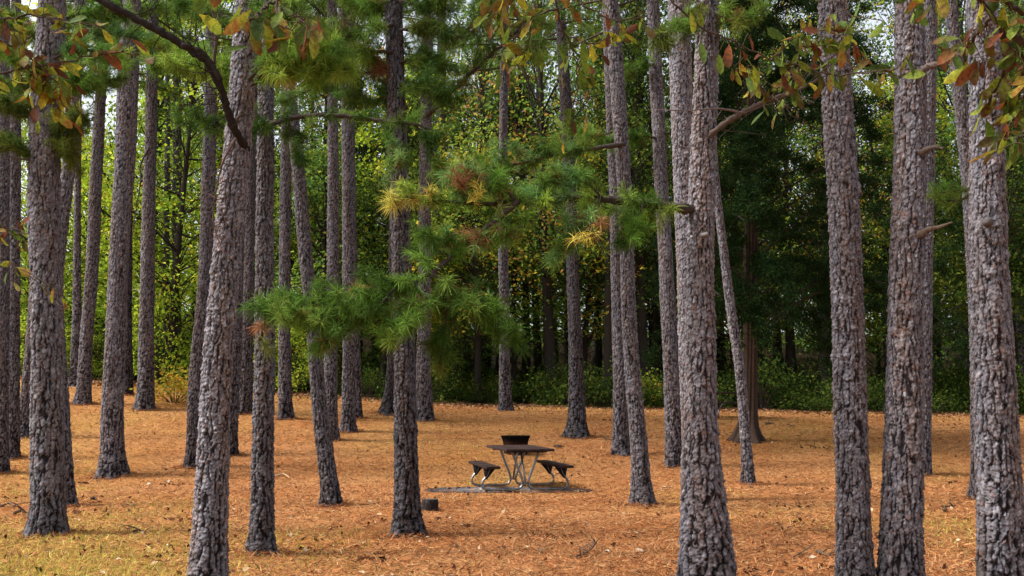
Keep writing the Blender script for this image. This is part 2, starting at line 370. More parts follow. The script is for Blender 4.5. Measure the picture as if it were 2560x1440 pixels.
PINES = [
 # key, points (x, y, width) from the base up, label
 ("a", [(4,1183,40),(4,1100,34),(5,900,33),(6,600,33),(8,300,31),(10,0,28)], "grey pine cut by the left edge of the photo, outermost on that side"),
 ("b", [(30,1145,36),(33,1000,30),(35,800,28),(37,500,29),(38,300,27),(40,0,24)], "slim grey pine just inside the left edge, beside the outermost trunk"),
 ("c", [(62,1090,42),(70,980,34),(80,870,32),(92,700,30),(100,500,28),(108,250,26),(112,0,24)], "pine whose foot shows left of the big pale sided trunk in the lower left"),
 ("e", [(165,1268,52),(158,1150,44),(150,1000,40),(142,820,36),(140,700,34),(152,575,34),(168,450,32),(182,300,30),(195,100,27),(200,0,25)], "curved pine half hidden behind the thick trunk at the lower left corner"),
 ("d", [(116,1337,100),(120,1285,84),(120,1200,82),(118,900,76),(115,720,72),(110,500,74),(115,300,72),(125,100,68),(130,0,66)], "thick pine at the lower left with deep cracked bark and a pale left side"),
 ("j", [(186,966,26),(192,800,22),(193,600,18),(196,300,15),(198,0,13)], "thin distant pine rising from the far edge behind the pale straight pine"),
 ("f", [(206,1010,40),(210,960,34),(213,900,32),(228,700,32),(245,350,28),(257,150,24),(262,0,22)], "slender smooth grey pine leaning right at the back left of the clearing"),
 ("g", [(279,1190,74),(281,1130,57),(281,1050,53),(285,920,50),(294,720,48),(300,600,47),(312,400,49),(320,225,50),(330,0,44)], "stout pine with flared foot and a dark second stem forking off high up"),
 ("h", [(320,988,26),(320,800,20),(322,600,18),(326,300,15),(328,0,13)], "dark narrow trunk tucked behind the forked stout pine"),
 ("i", [(362,1023,48),(364,960,41),(365,900,38),(368,720,34),(370,600,33),(378,300,29),(382,100,26),(384,0,24)], "straight pale grey pine at the back, left of the low yellow bush"),
 ("k", [(440,957,26),(440,720,22),(443,400,22),(442,150,20),(440,0,18)], "distant pine standing in the wood edge behind the low yellow bush"),
 ("l", [(414,957,18),(415,720,15),(418,400,13),(420,0,11)], "very thin distant pine just left of another behind the low yellow bush"),
 ("m", [(485,1168,46),(487,1100,41),(488,1050,40),(500,870,40),(512,720,36),(518,550,34),(524,350,33),(528,150,28),(530,0,26)], "dark reddish pine touching the left side of the pine with the arched bare limb"),
 ("o", [(610,1033,42),(613,980,36),(614,900,34),(621,720,29),(626,500,28),(630,300,27),(636,0,24)], "thin pine at the back showing between the arched limb pine and its neighbour"),
 ("p", [(572,1138,40),(580,1000,34),(588,870,30),(594,720,28),(600,500,26),(606,250,24),(608,0,22)], "pine mostly hidden right behind the pine with the arched bare limb"),
 ("n", [(520,1490,96),(523,1400,88),(532,1170,76),(540,970,71),(551,820,68),(560,720,66),(574,550,67),(590,400,66),(603,250,62),(612,100,58),(618,0,54)], "big pale barked pine with an arched bare dark limb, cut by the bottom edge"),
 ("q", [(655,1387,76),(655,1345,63),(655,1280,59),(658,1070,52),(662,920,49),(663,770,47),(662,600,42),(663,450,41),(664,250,38),(668,0,34)], "straight dark pine carrying a long level bough, right of the arched limb pine"),
 ("r", [(714,1047,40),(713,980,33),(712,900,30),(711,720,28),(713,550,28),(716,350,28),(718,150,25),(720,0,22)], "slim pine at the back between the level bough pine and the slanting pine"),
 ("t", [(830,1102,34),(828,1000,32),(827,920,32),(832,720,30),(833,500,29),(832,300,27),(830,0,24)], "upright grey pine partly behind the foot of the slanting pine"),
 ("s", [(832,1266,56),(826,1220,46),(820,1180,44),(805,1070,40),(790,920,34),(778,770,31),(763,625,33),(748,450,32),(735,325,30),(720,175,28),(706,0,25)], "slanting pine leaning to the left, left of the black sawn stump"),
 ("v", [(892,1047,28),(890,900,22),(886,720,20),(880,450,18),(878,200,16),(876,0,15)], "narrow pine peeking out right behind the twin upright grey trunks"),
 ("u", [(870,1079,40),(871,1020,33),(872,950,31),(872,720,32),(871,450,33),(869,300,30),(860,100,24),(856,0,22)], "upright grey pine standing alone between the slanting pine and the dark central pine"),
 ("z", [(968,1035,50),(975,985,30),(978,950,26),(980,800,22),(982,500,18),(980,200,15),(978,0,13)], "dark trunk with a mossy green foot just left behind the dark central pine"),
 ("y", [(1098,992,28),(1100,600,25),(1103,320,25),(1104,0,22)], "distant pine in the wood seen right of the dark central pine"),
 ("x", [(1060,1050,48),(1060,1000,41),(1059,940,38),(1061,800,34),(1062,600,30),(1065,300,30),(1068,125,28),(1070,0,27)], "grey pine at the back close to the right side of the dark central pine"),
 ("w", [(1021,1341,88),(1019,1300,69),(1018,1240,63),(1014,1070,57),(1011,870,52),(1004,700,47),(1001,550,48),(998,425,46),(992,275,45),(986,100,43),(983,0,42)], "dark brown central pine left of the picnic table with a sawn stump at its foot"),
 ("aa", [(1264,1027,38),(1263,990,33),(1262,950,30),(1260,720,25),(1257,600,24),(1258,350,22),(1261,150,21),(1261,0,21)], "thin straight pine standing directly behind the picnic table and fire ring"),
 ("ab", [(1443,1093,62),(1443,1055,47),(1442,995,41),(1437,820,33),(1433,720,32),(1430,600,31),(1424,450,30),(1414,250,29),(1405,100,27),(1400,0,25)], "pine with a dark flared foot behind and right of the picnic table"),
 ("qq", [(1385,985,30),(1378,800,28),(1370,650,28),(1362,500,24),(1352,300,20),(1345,0,17)], "pale faded pine far back in the wood behind the picnic table"),
 ("ac", [(1554,1136,48),(1552,1080,40),(1551,970,36),(1545,800,30),(1541,700,28),(1537,500,28),(1528,300,26),(1518,0,24)], "pine whose trunk crosses behind the left leaning pine right of the picnic table"),
 ("ad", [(1608,1263,60),(1603,1210,49),(1598,1120,43),(1581,920,39),(1570,745,36),(1567,600,34),(1560,450,34),(1546,250,36),(1530,25,36),(1528,0,36)], "left leaning slim pine, first trunk to the right of the picnic table"),
 ("ae", [(1688,1166,48),(1685,1110,42),(1683,1050,40),(1680,970,38),(1670,770,38),(1663,620,36),(1652,450,34),(1646,300,33),(1638,150,32),(1632,0,30)], "grey pine just left of the massive pale trunk that holds the long needled bough"),
 ("ag", [(1740,1250,66),(1736,1100,60),(1728,900,58),(1718,600,56),(1712,450,55),(1703,250,57),(1700,100,57),(1697,0,56)], "smooth pale pine rising directly behind the massive trunk with the needled bough"),
 ("ah", [(1872,1210,36),(1868,1150,29),(1862,1070,27),(1849,920,26),(1827,770,24),(1812,650,21),(1792,480,18),(1782,350,16),(1770,200,14)], "thin pole like pine slanting left in front of the red barked cedar"),
 ("af", [(1768,1500,146),(1767,1440,134),(1760,1300,116),(1755,1220,104),(1752,1020,80),(1752,820,75),(1751,700,68),(1755,500,66),(1761,300,62),(1766,150,58),(1768,0,56)], "massive pale flaking pine at bottom right of centre holding the long needled bough"),
 ("rr", [(2072,995,26),(2068,820,22),(2060,500,18),(2050,200,15),(2045,0,13)], "distant reddish trunk in the dark wood left of the straight scaly pine"),
 ("aj", [(2140,1500,98),(2138,1440,91),(2132,1220,80),(2125,1020,80),(2120,820,76),(2116,700,76),(2108,475,74),(2094,250,72),(2084,75,69),(2080,0,67)], "straight scaly pine without limbs, left of the trunk with broken stubs"),
 ("al", [(2305,1188,46),(2306,1000,42),(2308,770,42),(2312,500,44),(2318,300,42),(2322,100,38),(2322,0,36)], "pine showing as a strip right behind the trunk with broken stubs"),
 ("ak", [(2250,1500,106),(2251,1440,101),(2257,1220,93),(2261,970,89),(2265,720,85),(2270,600,84),(2276,400,80),(2276,200,76),(2272,0,66)], "thick pine with three broken branch stubs on its right side"),
 ("am", [(2452,1249,54),(2451,1190,46),(2450,1100,44),(2446,900,40),(2438,700,36),(2425,500,34),(2406,300,32),(2385,100,32),(2375,0,30)], "leaning pine slipping behind the thick trunk at the right edge"),
 ("ao", [(2415,990,28),(2405,800,25),(2385,600,24),(2370,450,22),(2355,250,22),(2345,100,20),(2342,0,18)], "faint distant leaning pine between the stubbed trunk and the right edge trunk"),
 ("ap", [(2550,1010,32),(2548,700,30),(2545,500,28),(2535,100,26),(2533,0,25)], "distant pine cut by the right edge of the photo"),
 ("an", [(2515,1510,126),(2508,1440,115),(2497,1220,104),(2483,920,95),(2476,720,88),(2472,600,85),(2466,300,78),(2458,100,75),(2454,0,73)], "thick grey pine with checkered bark, the rightmost large trunk"),
]
TONE = dict(a=.85, b=.85, d=.95, h=.45, m=.75, n=1.25, p=.75, q=.74, o=.8, w=.54, z=.5, y=.75, qq=.7, rr=.6, af=1.15, ag=1.15, aj=1.0, ak=1.1, an=1.0, ab=.6, s=.74, ah=1.0, ad=.85, k=.75, l=.7, am=.8, ao=.8)
trees = {}
for n_, (key, pts, lab) in enumerate(PINES):
    trees[key] = pine(pts, lab, 100 + n_, tone=TONE.get(key, .9), red=.10 if key in ("w", "m", "af", "ak") else .02,
                      plate=1.15 if key in ("d", "w", "an", "ak") else 1.0)

g = np.random.default_rng(808); mb = MB(); pal = A([(.39, .148, .052), (.47, .21, .085), (.27, .09, .033), (.50, .28, .12), (.09, .036, .018)])
for key, (t, D) in trees.items():
    if D > 34: continue
    w0 = max(p[2] for p in [q for q in PINES if q[0] == key][0][1][:2]) / 2 * D / F; n = 420
    th = g.uniform(0, 6.283, n); rr = w0 * 1.12 + np.abs(g.normal(0, .13, n)); x = t.location[0] + np.cos(th) * rr; y = t.location[1] + np.sin(th) * rr
    p = np.stack([x, y, ground(x, y) + np.maximum(0, .05 - .3 * (rr - w0 * 1.12)) * g.random(n)], 1); a2 = g.uniform(0, 6.283, n); el = np.abs(g.normal(0, .4, n))
    d = np.stack([np.cos(a2) * np.cos(el), np.sin(a2) * np.cos(el), np.sin(el)], 1) * g.uniform(.07, .15, (n, 1)); sd_ = norm(np.cross(d, g.normal(0, 1, (n, 3)))) * .004
    mb.add(np.stack([p - sd_, p + sd_, p + d], 1), np.arange(3 * n).reshape(-1, 3), np.repeat(pal[g.integers(0, 5, n)], 3, 0))
tag(mb.build("pine_straw", M_straw), "orange needles heaped round the feet of the pines", "pine straw", kind="stuff")

# ------------------------------------------------------------------ needled boughs
GREEN = [(.090, .180, .022), (.115, .205, .030), (.072, .145, .022), (.150, .230, .038)]
BRIGHT = [(.21, .31, .04), (.15, .26, .035), (.24, .33, .05), (.12, .22, .03)]
DARKG = [(.042, .095, .015), (.060, .118, .018), (.076, .125, .020)]
OLIVE = [(.090, .115, .018), (.065, .095, .016), (.110, .130, .022)]
YELLOW = [(.56, .46, .09), (.50, .46, .09), (.54, .41, .08)]
BROWN = [(.28, .12, .05), (.34, .17, .07), (.20, .09, .04)]
BLUEG = [(.095, .20, .055), (.13, .24, .065), (.17, .27, .08)]
def tufts(mb, p, d, g, c, n=70, L=.12, w=.0040):
    """radiating needles round shoot tips p with directions d"""
    k = len(p); N = k * n
    pp = np.repeat(p, n, 0); dd = np.repeat(norm(d), n, 0); cc = np.repeat(c, n, 0) * g.uniform(.65, 1.4, (N, 1))
    pp = pp - dd * (g.random((N, 1)) * .13 * L / .15)
    nd = norm(dd * g.uniform(.25, 1.0, (N, 1)) + norm(g.normal(0, 1, (N, 3))) * .85 + A([0, 0, -.05]))
    s = norm(np.cross(nd, g.normal(0, 1, (N, 3)))) * w / 2
    ln = L * g.uniform(.7, 1.15, (N, 1))
    mid = pp + nd * ln * .55; tip = pp + nd * ln + A([0, 0, -.12]) * ln
    v = np.stack([pp - s, pp + s, mid + s, mid - s, tip], 1)
    i0 = np.arange(N)[:, None] * 5; n0 = mb.n
    mb.add(v, i0 + A([[0, 1, 2, 3]]), np.repeat(cc, 5, 0)); mb.f.append(n0 + i0 + A([[3, 2, 4]]))
def bough(root, D, pix, r0, r1, nside, slen, pal, seed, dep=None, tn=36, L=.118, w=.0040, tip=None, t0=.08, updown=(.24, .10), brown=.07, name="branch", wc=(.055, .042, .036), lat=.6):
    """pix: pixels along the main stem; dep: depth offset in metres at each (negative is nearer)"""
    g = np.random.default_rng(seed)
    dep = np.zeros(len(pix)) if dep is None else np.interp(np.linspace(0, 1, len(pix)), np.linspace(0, 1, len(dep)), dep)
    org = root.location
    wm, nm = MB(), MB()
    main = rough_tube(wm, A([P(x, y_, D + dz) for (x, y_), dz in zip(pix, dep)]), r0 * 1.25, r1 * 1.3, 8, A(wc), g, n=max(16, 6 * len(pix)))
    tan = norm(np.gradient(main, axis=0)); nM = len(main)
    tp, td, tcol = [], [], []
    pal = A(pal)
    nside = max(3, int(round(nside * .82)))
    for k in range(nside):
        t = t0 + (1 - t0) * (k + g.random()) / nside; i_ = min(nM - 1, int(t * (nM - 1)))
        p0 = main[i_]; tg = tan[i_]
        side = norm(np.cross(tg, A([0, 0, 1.]))) * (1 if k % 2 else -1)
        d = norm(tg * g.uniform(.2, .8) + side * g.uniform(.05, 1.) * lat + A([0, 0, 1]) * (updown[1] + g.normal(0, updown[0])))
        ln = slen * g.uniform(.5, 1.2) * (1 - .35 * t)
        q = A([p0, p0 + d * ln * .5 + A([0, 0, -.02]), p0 + d * ln + A([0, 0, .04 * ln])]) + np.r_[np.zeros((1, 3)), g.normal(0, .03, (2, 3))]
        pp = smooth_path(q, 6); tube(wm, pp, np.linspace(.0055, .002, 6) * (w / .0040) ** .5, 4, A(wc) * 1.2, cap=False)
        c0 = pal[g.integers(0, len(pal))] * g.uniform(.75, 1.25)
        if tip is not None and t > tip[0]: c0 = A(tip[1][g.integers(0, len(tip[1]))])
        for fr in (.45, .75, 1.0):
            j_ = int(fr * 5); dd = pp[j_] - pp[max(0, j_ - 1)]
            tp.append(pp[j_]); td.append(dd + g.normal(0, .25, 3) * np.linalg.norm(dd)); tcol.append(c0 * g.uniform(.8, 1.2) if g.random() > brown or fr > .9 else A(BROWN[g.integers(0, 3)]))
            if g.random() < .7:                                # a short side shoot
                e = pp[j_] + norm(norm(dd) + g.normal(0, .7, 3)) * ln * .28
                tube(wm, A([pp[j_], e]), A([.003, .002]), 3, A(wc) * 1.2, cap=False)
                tp.append(e); td.append(e - pp[j_]); tcol.append(c0 * g.uniform(.85, 1.15))
    b = wm.build(name, M_twig, root, org, smooth=True)
    if tp:
        tufts(nm, A(tp), A(td), g, A(tcol), tn, L, w)
        o = nm.build("needles", M_needle, b, org)
    return b
def stub(root, D, pix, r0, r1, seed, dep=None, c=(.22, .17, .15), name="branch", twigs=0, tl=.3):
    g = np.random.default_rng(seed); wm = MB()
    dep = [0] * len(pix) if dep is None else list(np.interp(np.linspace(0, 1, len(pix)), np.linspace(0, 1, len(dep)), dep))
    m = rough_tube(wm, A([P(x, y_, D + dz) for (x, y_), dz in zip(pix, dep)]), r0, r1, 9, A(c), g, n=max(14, 7 * len(pix)))
    for k in range(twigs):
        i_ = g.integers(len(m) // 5, len(m)); d = norm(g.normal(0, 1, 3) + norm(m[-1] - m[0]) * .7)
        q = smooth_path(A([m[i_], m[i_] + d * tl * .5 + g.normal(0, .03, 3), m[i_] + d * tl * g.uniform(.6, 1.4) + A([0, 0, g.normal(0, .08)])]), 7)
        tube(wm, q, np.linspace(.005, .0015, 7), 4, A(c) * .8, cap=False)
        if g.random() < .7:
            e = q[3]; tube(wm, smooth_path(A([e, e + norm(d + g.normal(0, .8, 3)) * tl * .5]), 4), np.linspace(.003, .0012, 4), 3, A(c) * .8, cap=False)
    return wm.build(name, M_twig, root, root.location, smooth=True)

t, D = trees["af"]                                             # the long bough and its hanging sprays
bough(t, D, [(1745,527),(1700,520),(1640,512),(1500,498),(1380,495),(1290,500),(1200,508),(1100,500),(1010,492),(975,490)], .035, .006, 40, .26, BRIGHT + GREEN + BLUEG, 1, dep=(-.02, -.35, -.6), tip=(.86, YELLOW + YELLOW + BRIGHT[:1]), brown=.08, updown=(.26, .15))
bough(t, D, [(1500,499),(1470,540),(1430,590),(1390,640)], .012, .004, 14, .24, GREEN + BLUEG, 2, dep=(-.35, -.5), brown=.1)
bough(t, D, [(1610,508),(1585,560),(1560,610)], .010, .004, 9, .22, GREEN, 3, dep=(-.3, -.35))
bough(t, D, [(1385,496),(1330,550),(1250,590),(1150,600),(1050,590)], .012, .004, 22, .24, BLUEG + GREEN + BRIGHT, 4, dep=(-.45, -.75), brown=.06)
bough(t, D, [(1290,502),(1240,455),(1190,440),(1130,445)], .012, .004, 15, .22, BLUEG + BRIGHT + GREEN, 5, dep=(-.5, -.6), brown=.15)
bough(t, D, [(1510,498),(1460,455),(1400,450),(1340,462)], .010, .004, 13, .22, BLUEG + GREEN, 6, dep=(-.35, -.5))
bough(t, D, [(1295,503),(1240,550),(1180,600),(1080,680),(960,730),(840,750),(740,757),(670,765)], .022, .005, 46, .30, GREEN + DARKG, 7, dep=(-.5, -.9), t0=.42, updown=(.3, .05), brown=.03)
bough(t, D, [(1080,680),(1140,735),(1220,780),(1290,840)], .012, .004, 22, .27, DARKG + GREEN, 8, dep=(-.7, -.8), brown=.06)
bough(t, D, [(990,718),(930,780),(860,810),(810,870)], .010, .004, 22, .27, GREEN + DARKG, 9, dep=(-.8, -1.0))
bough(t, D, [(1040,700),(1040,760),(1010,800),(970,850)], .010, .004, 20, .26, GREEN + BRIGHT[:2], 10, dep=(-.75, -1.0))
bough(t, D, [(1100,690),(1120,760),(1110,830),(1100,910)], .010, .003, 15, .22, OLIVE + DARKG, 11, dep=(-.7, -.6), brown=.03)
bough(t, D, [(900,735),(800,790),(720,790)], .008, .003, 14, .26, GREEN, 12, dep=(-.85, -1.1))
bough(t, D, [(1755,10),(1720,40),(1680,70),(1650,95)], .015, .004, 14, .26, GREEN + OLIVE, 13, dep=(-.1, -.5))
bough(t, D, [(1790,30),(1830,50),(1870,40)], .012, .004, 9, .22, GREEN + OLIVE, 14, dep=(-.1, -.3))
stub(t, D, [(1745,366),(1775,338),(1810,310),(1860,280),(1920,250),(1990,228),(2050,195)], .034, .010, 15, dep=(0, -.25, -.3), c=(.085, .063, .052), twigs=26, tl=.4)
stub(t, D, [(1860,282),(1800,272),(1720,276),(1640,275)], .010, .004, 16, dep=(-.3, -.6), c=(.14, .11, .10), twigs=3)
stub(t, D, [(1740,700),(1800,738)], .02, .003, 17, dep=(0, -.1), c=(.12, .1, .09))
stub(t, D, [(1752,590),(1768,585)], .03, .012, 18, dep=(-.05, -.32), c=(.17, .15, .15))
for k, pix in enumerate([[(1180,505),(1165,480),(1150,450)], [(1170,745),(1185,760),(1200,775)], [(950,725),(930,735),(905,738)], [(1480,540),(1475,565),(1470,600)], [(1240,560),(1225,580),(1205,590)], [(690,770),(660,810),(650,850)]]):
    bough(t, D, pix, .004, .002, 3, .20, BROWN * 2 + OLIVE + YELLOW[:1], 640 + k, dep=(-.6, -.7), tn=20)
t, D = trees["n"]                                              # arched bare limb and its tangle
stub(t, D, [(615,375),(606,355),(590,330),(570,280),(548,210),(522,160),(450,108),(370,62),(280,15),(190,-30)], .038, .030, 20, dep=(0, -.5, -.8), c=(.026, .021, .019), twigs=34, tl=.34)
stub(t, D, [(552,200),(530,160),(505,130),(455,112)], .018, .022, 21, dep=(-.75, -.8), c=(.026, .021, .019), twigs=8, tl=.3)
stub(t, D, [(585,330),(600,290),(640,285)], .012, .004, 22, dep=(-.2, -.5), c=(.07, .055, .05), twigs=8, tl=.25)
stub(t, D, [(590,345),(560,400),(540,480),(535,560),(550,610),(575,650)], .010, .004, 23, dep=(-.3, -.4), c=(.10, .06, .05), twigs=12, tl=.25)
stub(t, D, [(535,160),(540,80),(530,0),(535,-40)], .014, .010, 24, dep=(-.4, -.5), c=(.08, .055, .045), twigs=8, tl=.4)
bough(t, D, [(620,190),(600,185),(560,170),(500,150),(440,140)], .014, .004, 22, .22, BRIGHT * 3 + YELLOW[:1], 25, dep=(.2, .4), brown=.03, tn=50)
bough(t, D, [(620,200),(660,165),(740,145),(820,130)], .014, .004, 24, .25, BRIGHT * 3 + YELLOW[:1], 26, dep=(-.35, -.45), brown=.03)
bough(t, D, [(600,350),(560,320),(510,300),(470,310)], .012, .004, 14, .22, GREEN + DARKG, 27, dep=(.3, .6))
for k, (pix, pal, dp) in enumerate([([(610,215),(560,180),(500,165),(430,160),(380,150)], BRIGHT + BRIGHT + GREEN, (.2, .3)), ([(625,215),(690,175),(760,160),(840,165)], BRIGHT * 3 + YELLOW[:1], (-.3, -.3)),
                                ([(628,180),(700,130),(770,110),(850,120)], BRIGHT + GREEN, (-.3, -.6)), ([(615,60),(560,40),(500,30),(450,20)], GREEN + DARKG, (.3, .6)),
                                ([(620,50),(680,30),(730,20)], GREEN, (-.2, -.4)), ([(612,180),(585,178),(540,172),(490,170)], BRIGHT + BRIGHT + YELLOW[:1], (.15, .3)), ([(640,195),(690,185),(780,180),(880,170)], BRIGHT + BRIGHT + YELLOW[:1], (-.33, -.5))]):
    bough(t, D, pix, .012, .004, 20, .22, pal, 600 + k, dep=dp, brown=.025)
t, D = trees["q"]                                              # level bough
bough(t, D, [(672,312),(720,298),(790,288),(870,292),(950,302),(1020,308),(1110,335)], .026, .012, 20, .28, DARKG + GREEN + OLIVE, 30, dep=(-.15, -.3), t0=.02, updown=(.35, .1))
bough(t, D, [(960,304),(980,350),(1000,390),(985,430)], .010, .004, 15, .22, GREEN + BLUEG, 31, dep=(-.25, -.5))
bough(t, D, [(1040,312),(1070,360),(1090,410),(1100,450)], .010, .004, 15, .22, DARKG + GREEN, 32, dep=(-.25, -.3))
bough(t, D, [(720,298),(730,340),(750,390)], .010, .004, 10, .24, OLIVE + DARKG, 33, dep=(-.2, -.1))
bough(t, D, [(672,300),(660,310),(620,320)], .012, .004, 7, .22, DARKG, 34, dep=(-.2, -.4))
t, D = trees["w"]
for k, (pix, pal) in enumerate([([(985,170),(900,185),(810,210),(720,250)], DARKG + GREEN), ([(985,60),(900,85),(820,100),(760,110)], GREEN + OLIVE), ([(985,240),(920,250),(860,240)], DARKG),
                                ([(1000,75),(1060,65),(1120,78)], DARKG + OLIVE), ([(1000,155),(1060,150),(1110,170)], DARKG + GREEN), ([(1000,210),(1060,220),(1110,250)], DARKG),
                                ([(980,0),(920,20),(860,-10)], DARKG + GREEN), ([(1000,0),(1060,15),(1130,-20)], DARKG), ([(985,195),(930,150),(870,140)], OLIVE + BROWN), ([(985,130),(880,130),(780,160),(700,185)], GREEN + BRIGHT)]):
    bough(t, D, pix, .018, .004, 22, .34, pal, 40 + k, dep=(-.1, -.4 if k % 2 else .4), brown=.06, L=.16)
t, D = trees["d"]
for k, (pix, pal) in enumerate([([(120,240),(70,180),(20,130),(-30,110)], GREEN + BRIGHT), ([(130,150),(190,120),(260,140),(310,150)], GREEN + BRIGHT + BLUEG), ([(100,395),(50,370),(0,350),(-40,345)], OLIVE + DARKG),
                                ([(130,330),(170,300),(210,300)], OLIVE), ([(100,300),(50,270),(-10,260)], OLIVE + DARKG), ([(130,230),(180,200),(240,190)], GREEN), ([(130,380),(160,350),(175,390)], OLIVE)]):
    bough(t, D, pix, .018, .004, 32, .30, pal, 60 + k, dep=(-.1, -.4 if k % 2 else -.1), brown=.05)
for k, (pix, pal, dp) in enumerate([([(150,120),(230,90),(310,90),(380,110)], BRIGHT + BLUEG, (.3, .5)), ([(140,200),(220,215),(290,200)], GREEN + OLIVE, (.3, .5)), ([(110,90),(40,70),(-30,60)], GREEN + DARKG, (.2, .4)), ([(110,170),(50,210),(-20,220)], GREEN + OLIVE, (.2, .3)), ([(150,50),(230,30),(320,40)], GREEN, (.3, .6))]):
    bough(t, D, pix, .016, .004, 30, .30, pal, 630 + k, dep=dp, brown=.05)
stub(t, D, [(95,405),(60,398),(10,392)], .022, .008, 70, dep=(-.1, -.3), c=(.08, .065, .06), twigs=4)
stub(t, D, [(88,586),(50,583),(2,584)], .010, .004, 71, dep=(-.1, -.3), c=(.16, .11, .09), twigs=2)
t, D = trees["g"]
stub(t, D, [(306,360),(303,300),(308,200),(318,60),(326,-20)], .070, .06, 72, dep=(-.1, -.12), c=(.05, .042, .04), name="fork_stem")
bough(t, D, [(330,140),(380,120),(430,130),(470,150)], .016, .004, 16, .4, BRIGHT + GREEN + OLIVE, 73, dep=(-.1, -.4), L=.18, w=.0048, brown=.1)
bough(t, D, [(320,120),(290,140),(250,130)], .016, .004, 12, .4, GREEN + BRIGHT, 74, dep=(-.1, -.4), L=.18, w=.0048)
bough(t, D, [(330,40),(400,20),(480,30)], .016, .004, 14, .4, GREEN, 75, dep=(-.1, .4), L=.18, w=.0048)
t, D = trees["ad"]
bough(t, D, [(1562,360),(1480,372),(1400,385),(1290,410),(1190,425),(1120,430)], .030, .008, 44, .45, GREEN + DARKG + BLUEG, 80, dep=(-.1, -.6), L=.17, w=.005, updown=(.35, .25), t0=.18)
bough(t, D, [(1530,330),(1480,345),(1430,330)], .016, .004, 10, .4, GREEN, 81, dep=(0, .4), L=.17, w=.006)
t, D = trees["ae"]
bough(t, D, [(1640,345),(1600,340),(1560,350),(1520,352)], .024, .006, 22, .45, GREEN + DARKG, 82, dep=(-.1, -.6), L=.18, w=.006)
bough(t, D, [(1636,160),(1600,170),(1560,190)], .024, .006, 16, .45, GREEN + DARKG, 83, dep=(-.1, -.6), L=.18, w=.006)
bough(t, D, [(1650,340),(1690,330),(1730,345)], .020, .006, 14, .4, DARKG + GREEN, 84, dep=(-.1, .2), L=.18, w=.006)
t, D = trees["x"]
bough(t, D, [(1066,290),(1100,258),(1175,185),(1240,125),(1297,75),(1360,20)], .055, .025, 40, .9, DARKG + OLIVE, 85, dep=(-.2, -1.2), L=.24, w=.007, t0=.1, updown=(.4, .1))
bough(t, D, [(1068,170),(1092,145),(1150,90),(1205,40),(1235,-5)], .050, .03, 26, .9, DARKG + OLIVE, 86, dep=(-.2, -1.0), L=.24, w=.007, t0=.15)
bough(t, D, [(1066,230),(1020,210),(960,220)], .040, .02, 18, .9, DARKG, 87, dep=(-.2, .8), L=.24, w=.007, t0=.15)
t, D = trees["ak"]
stub(t, D, [(2285,195),(2310,172),(2350,158),(2410,132)], .040, .008, 90, dep=(-.15, -.3), c=(.13, .10, .09), twigs=4)
stub(t, D, [(2295,385),(2322,372),(2340,368),(2358,372)], .032, .010, 91, dep=(-.12, -.2), c=(.10, .075, .06))
stub(t, D, [(2290,590),(2325,572),(2345,568),(2382,555)], .034, .006, 92, dep=(-.12, -.25), c=(.13, .095, .07), twigs=2, tl=.12)
t, D = trees["an"]
bough(t, D, [(2440,480),(2400,500),(2340,500)], .012, .004, 9, .26, OLIVE + GREEN, 93, dep=(.3, .6), tn=20)
stub(t, D, [(2470,555),(2466,556)], .045, .02, 94, dep=(-.15, -.24), c=(.1, .085, .085), name="knot")
t, D = trees["i"]
stub(t, D, [(372,370),(350,420),(352,440),(340,520),(330,600)], .03, .01, 95, dep=(-.2, -.5), c=(.07, .06, .05), twigs=6, tl=.5)
t, D = trees["f"]
bough(t, D, [(255,190),(230,200),(200,210)], .02, .006, 12, .5, DARKG + GREEN, 96, dep=(-.1, -.4), L=.22, w=.006)

# needled crowns of the pines that stand far enough back for the photograph to show them
def crown_mesh(seed):
    g = np.random.default_rng(seed); wm, nm = MB(), MB(); tp, td, tc = [], [], []
    pal = A(GREEN + DARKG + OLIVE[:2])
    for k in range(26):
        z = g.uniform(0, 7.5); th = g.uniform(0, 6.28); ln = (1.1 + 1.6 * math.sin(min(1, z / 7.5 + .25) * math.pi)) * g.uniform(.6, 1.1)
        d = A([math.cos(th), math.sin(th), g.uniform(-.1, .45)])
        pp = smooth_path(A([[0, 0, z], A([0, 0, z]) + d * ln * .5, A([0, 0, z]) + d * ln + A([0, 0, -.1])]), 8)
        tube(wm, pp, np.linspace(.035, .008, 8), 5, A([.06, .048, .04]))
        for q in range(int(5 + 4 * ln)):
            i_ = g.integers(2, 8); e = pp[i_] + norm(g.normal(0, 1, 3) + d * .8) * g.uniform(.15, .5)
            tp.append(e); td.append(e - pp[i_]); tc.append(pal[g.integers(0, len(pal))] * g.uniform(.8, 1.3))
    tufts(nm, A(tp), A(td), g, A(tc), 42, .25, .010)
    return wm, nm
_crowns = None
CROWNED = dict(f=9.5, i=10.5, j=12, k=11, l=12, o=10.5, r=10, v=11, u=10.5, t=10.5, x=12.5, y=11, aa=11.5, ab=10.5, qq=12, ac=10, rr=12, al=11, am=11, ao=11.5, ap=12, h=10, p=10.5, c=10, z=11)
protos = []
for k, (key, z) in enumerate(CROWNED.items()):
    t, D = trees[key]; pts = [p for p in PINES if p[0] == key][0][1]
    q = P(pts[-1][0], pts[-1][1], D); off = A([q[0] - t.location[0], 0, 0]) * .9
    if len(protos) < 3:
        wm, nm = crown_mesh(300 + k)
        b = wm.build("crown", M_twig, t, (0, 0, 0), smooth=True); nn = nm.build("needles", M_needle, b, (0, 0, 0)); protos.append(b)
    else:
        s = protos[k % 3]; b = s.copy(); col.objects.link(b); b.parent = t
        for ch in s.children:
            c = ch.copy(); col.objects.link(c); c.parent = b
    b.location = (off[0], 0, z); b.rotation_euler = (0, 0, k * 1.9); 

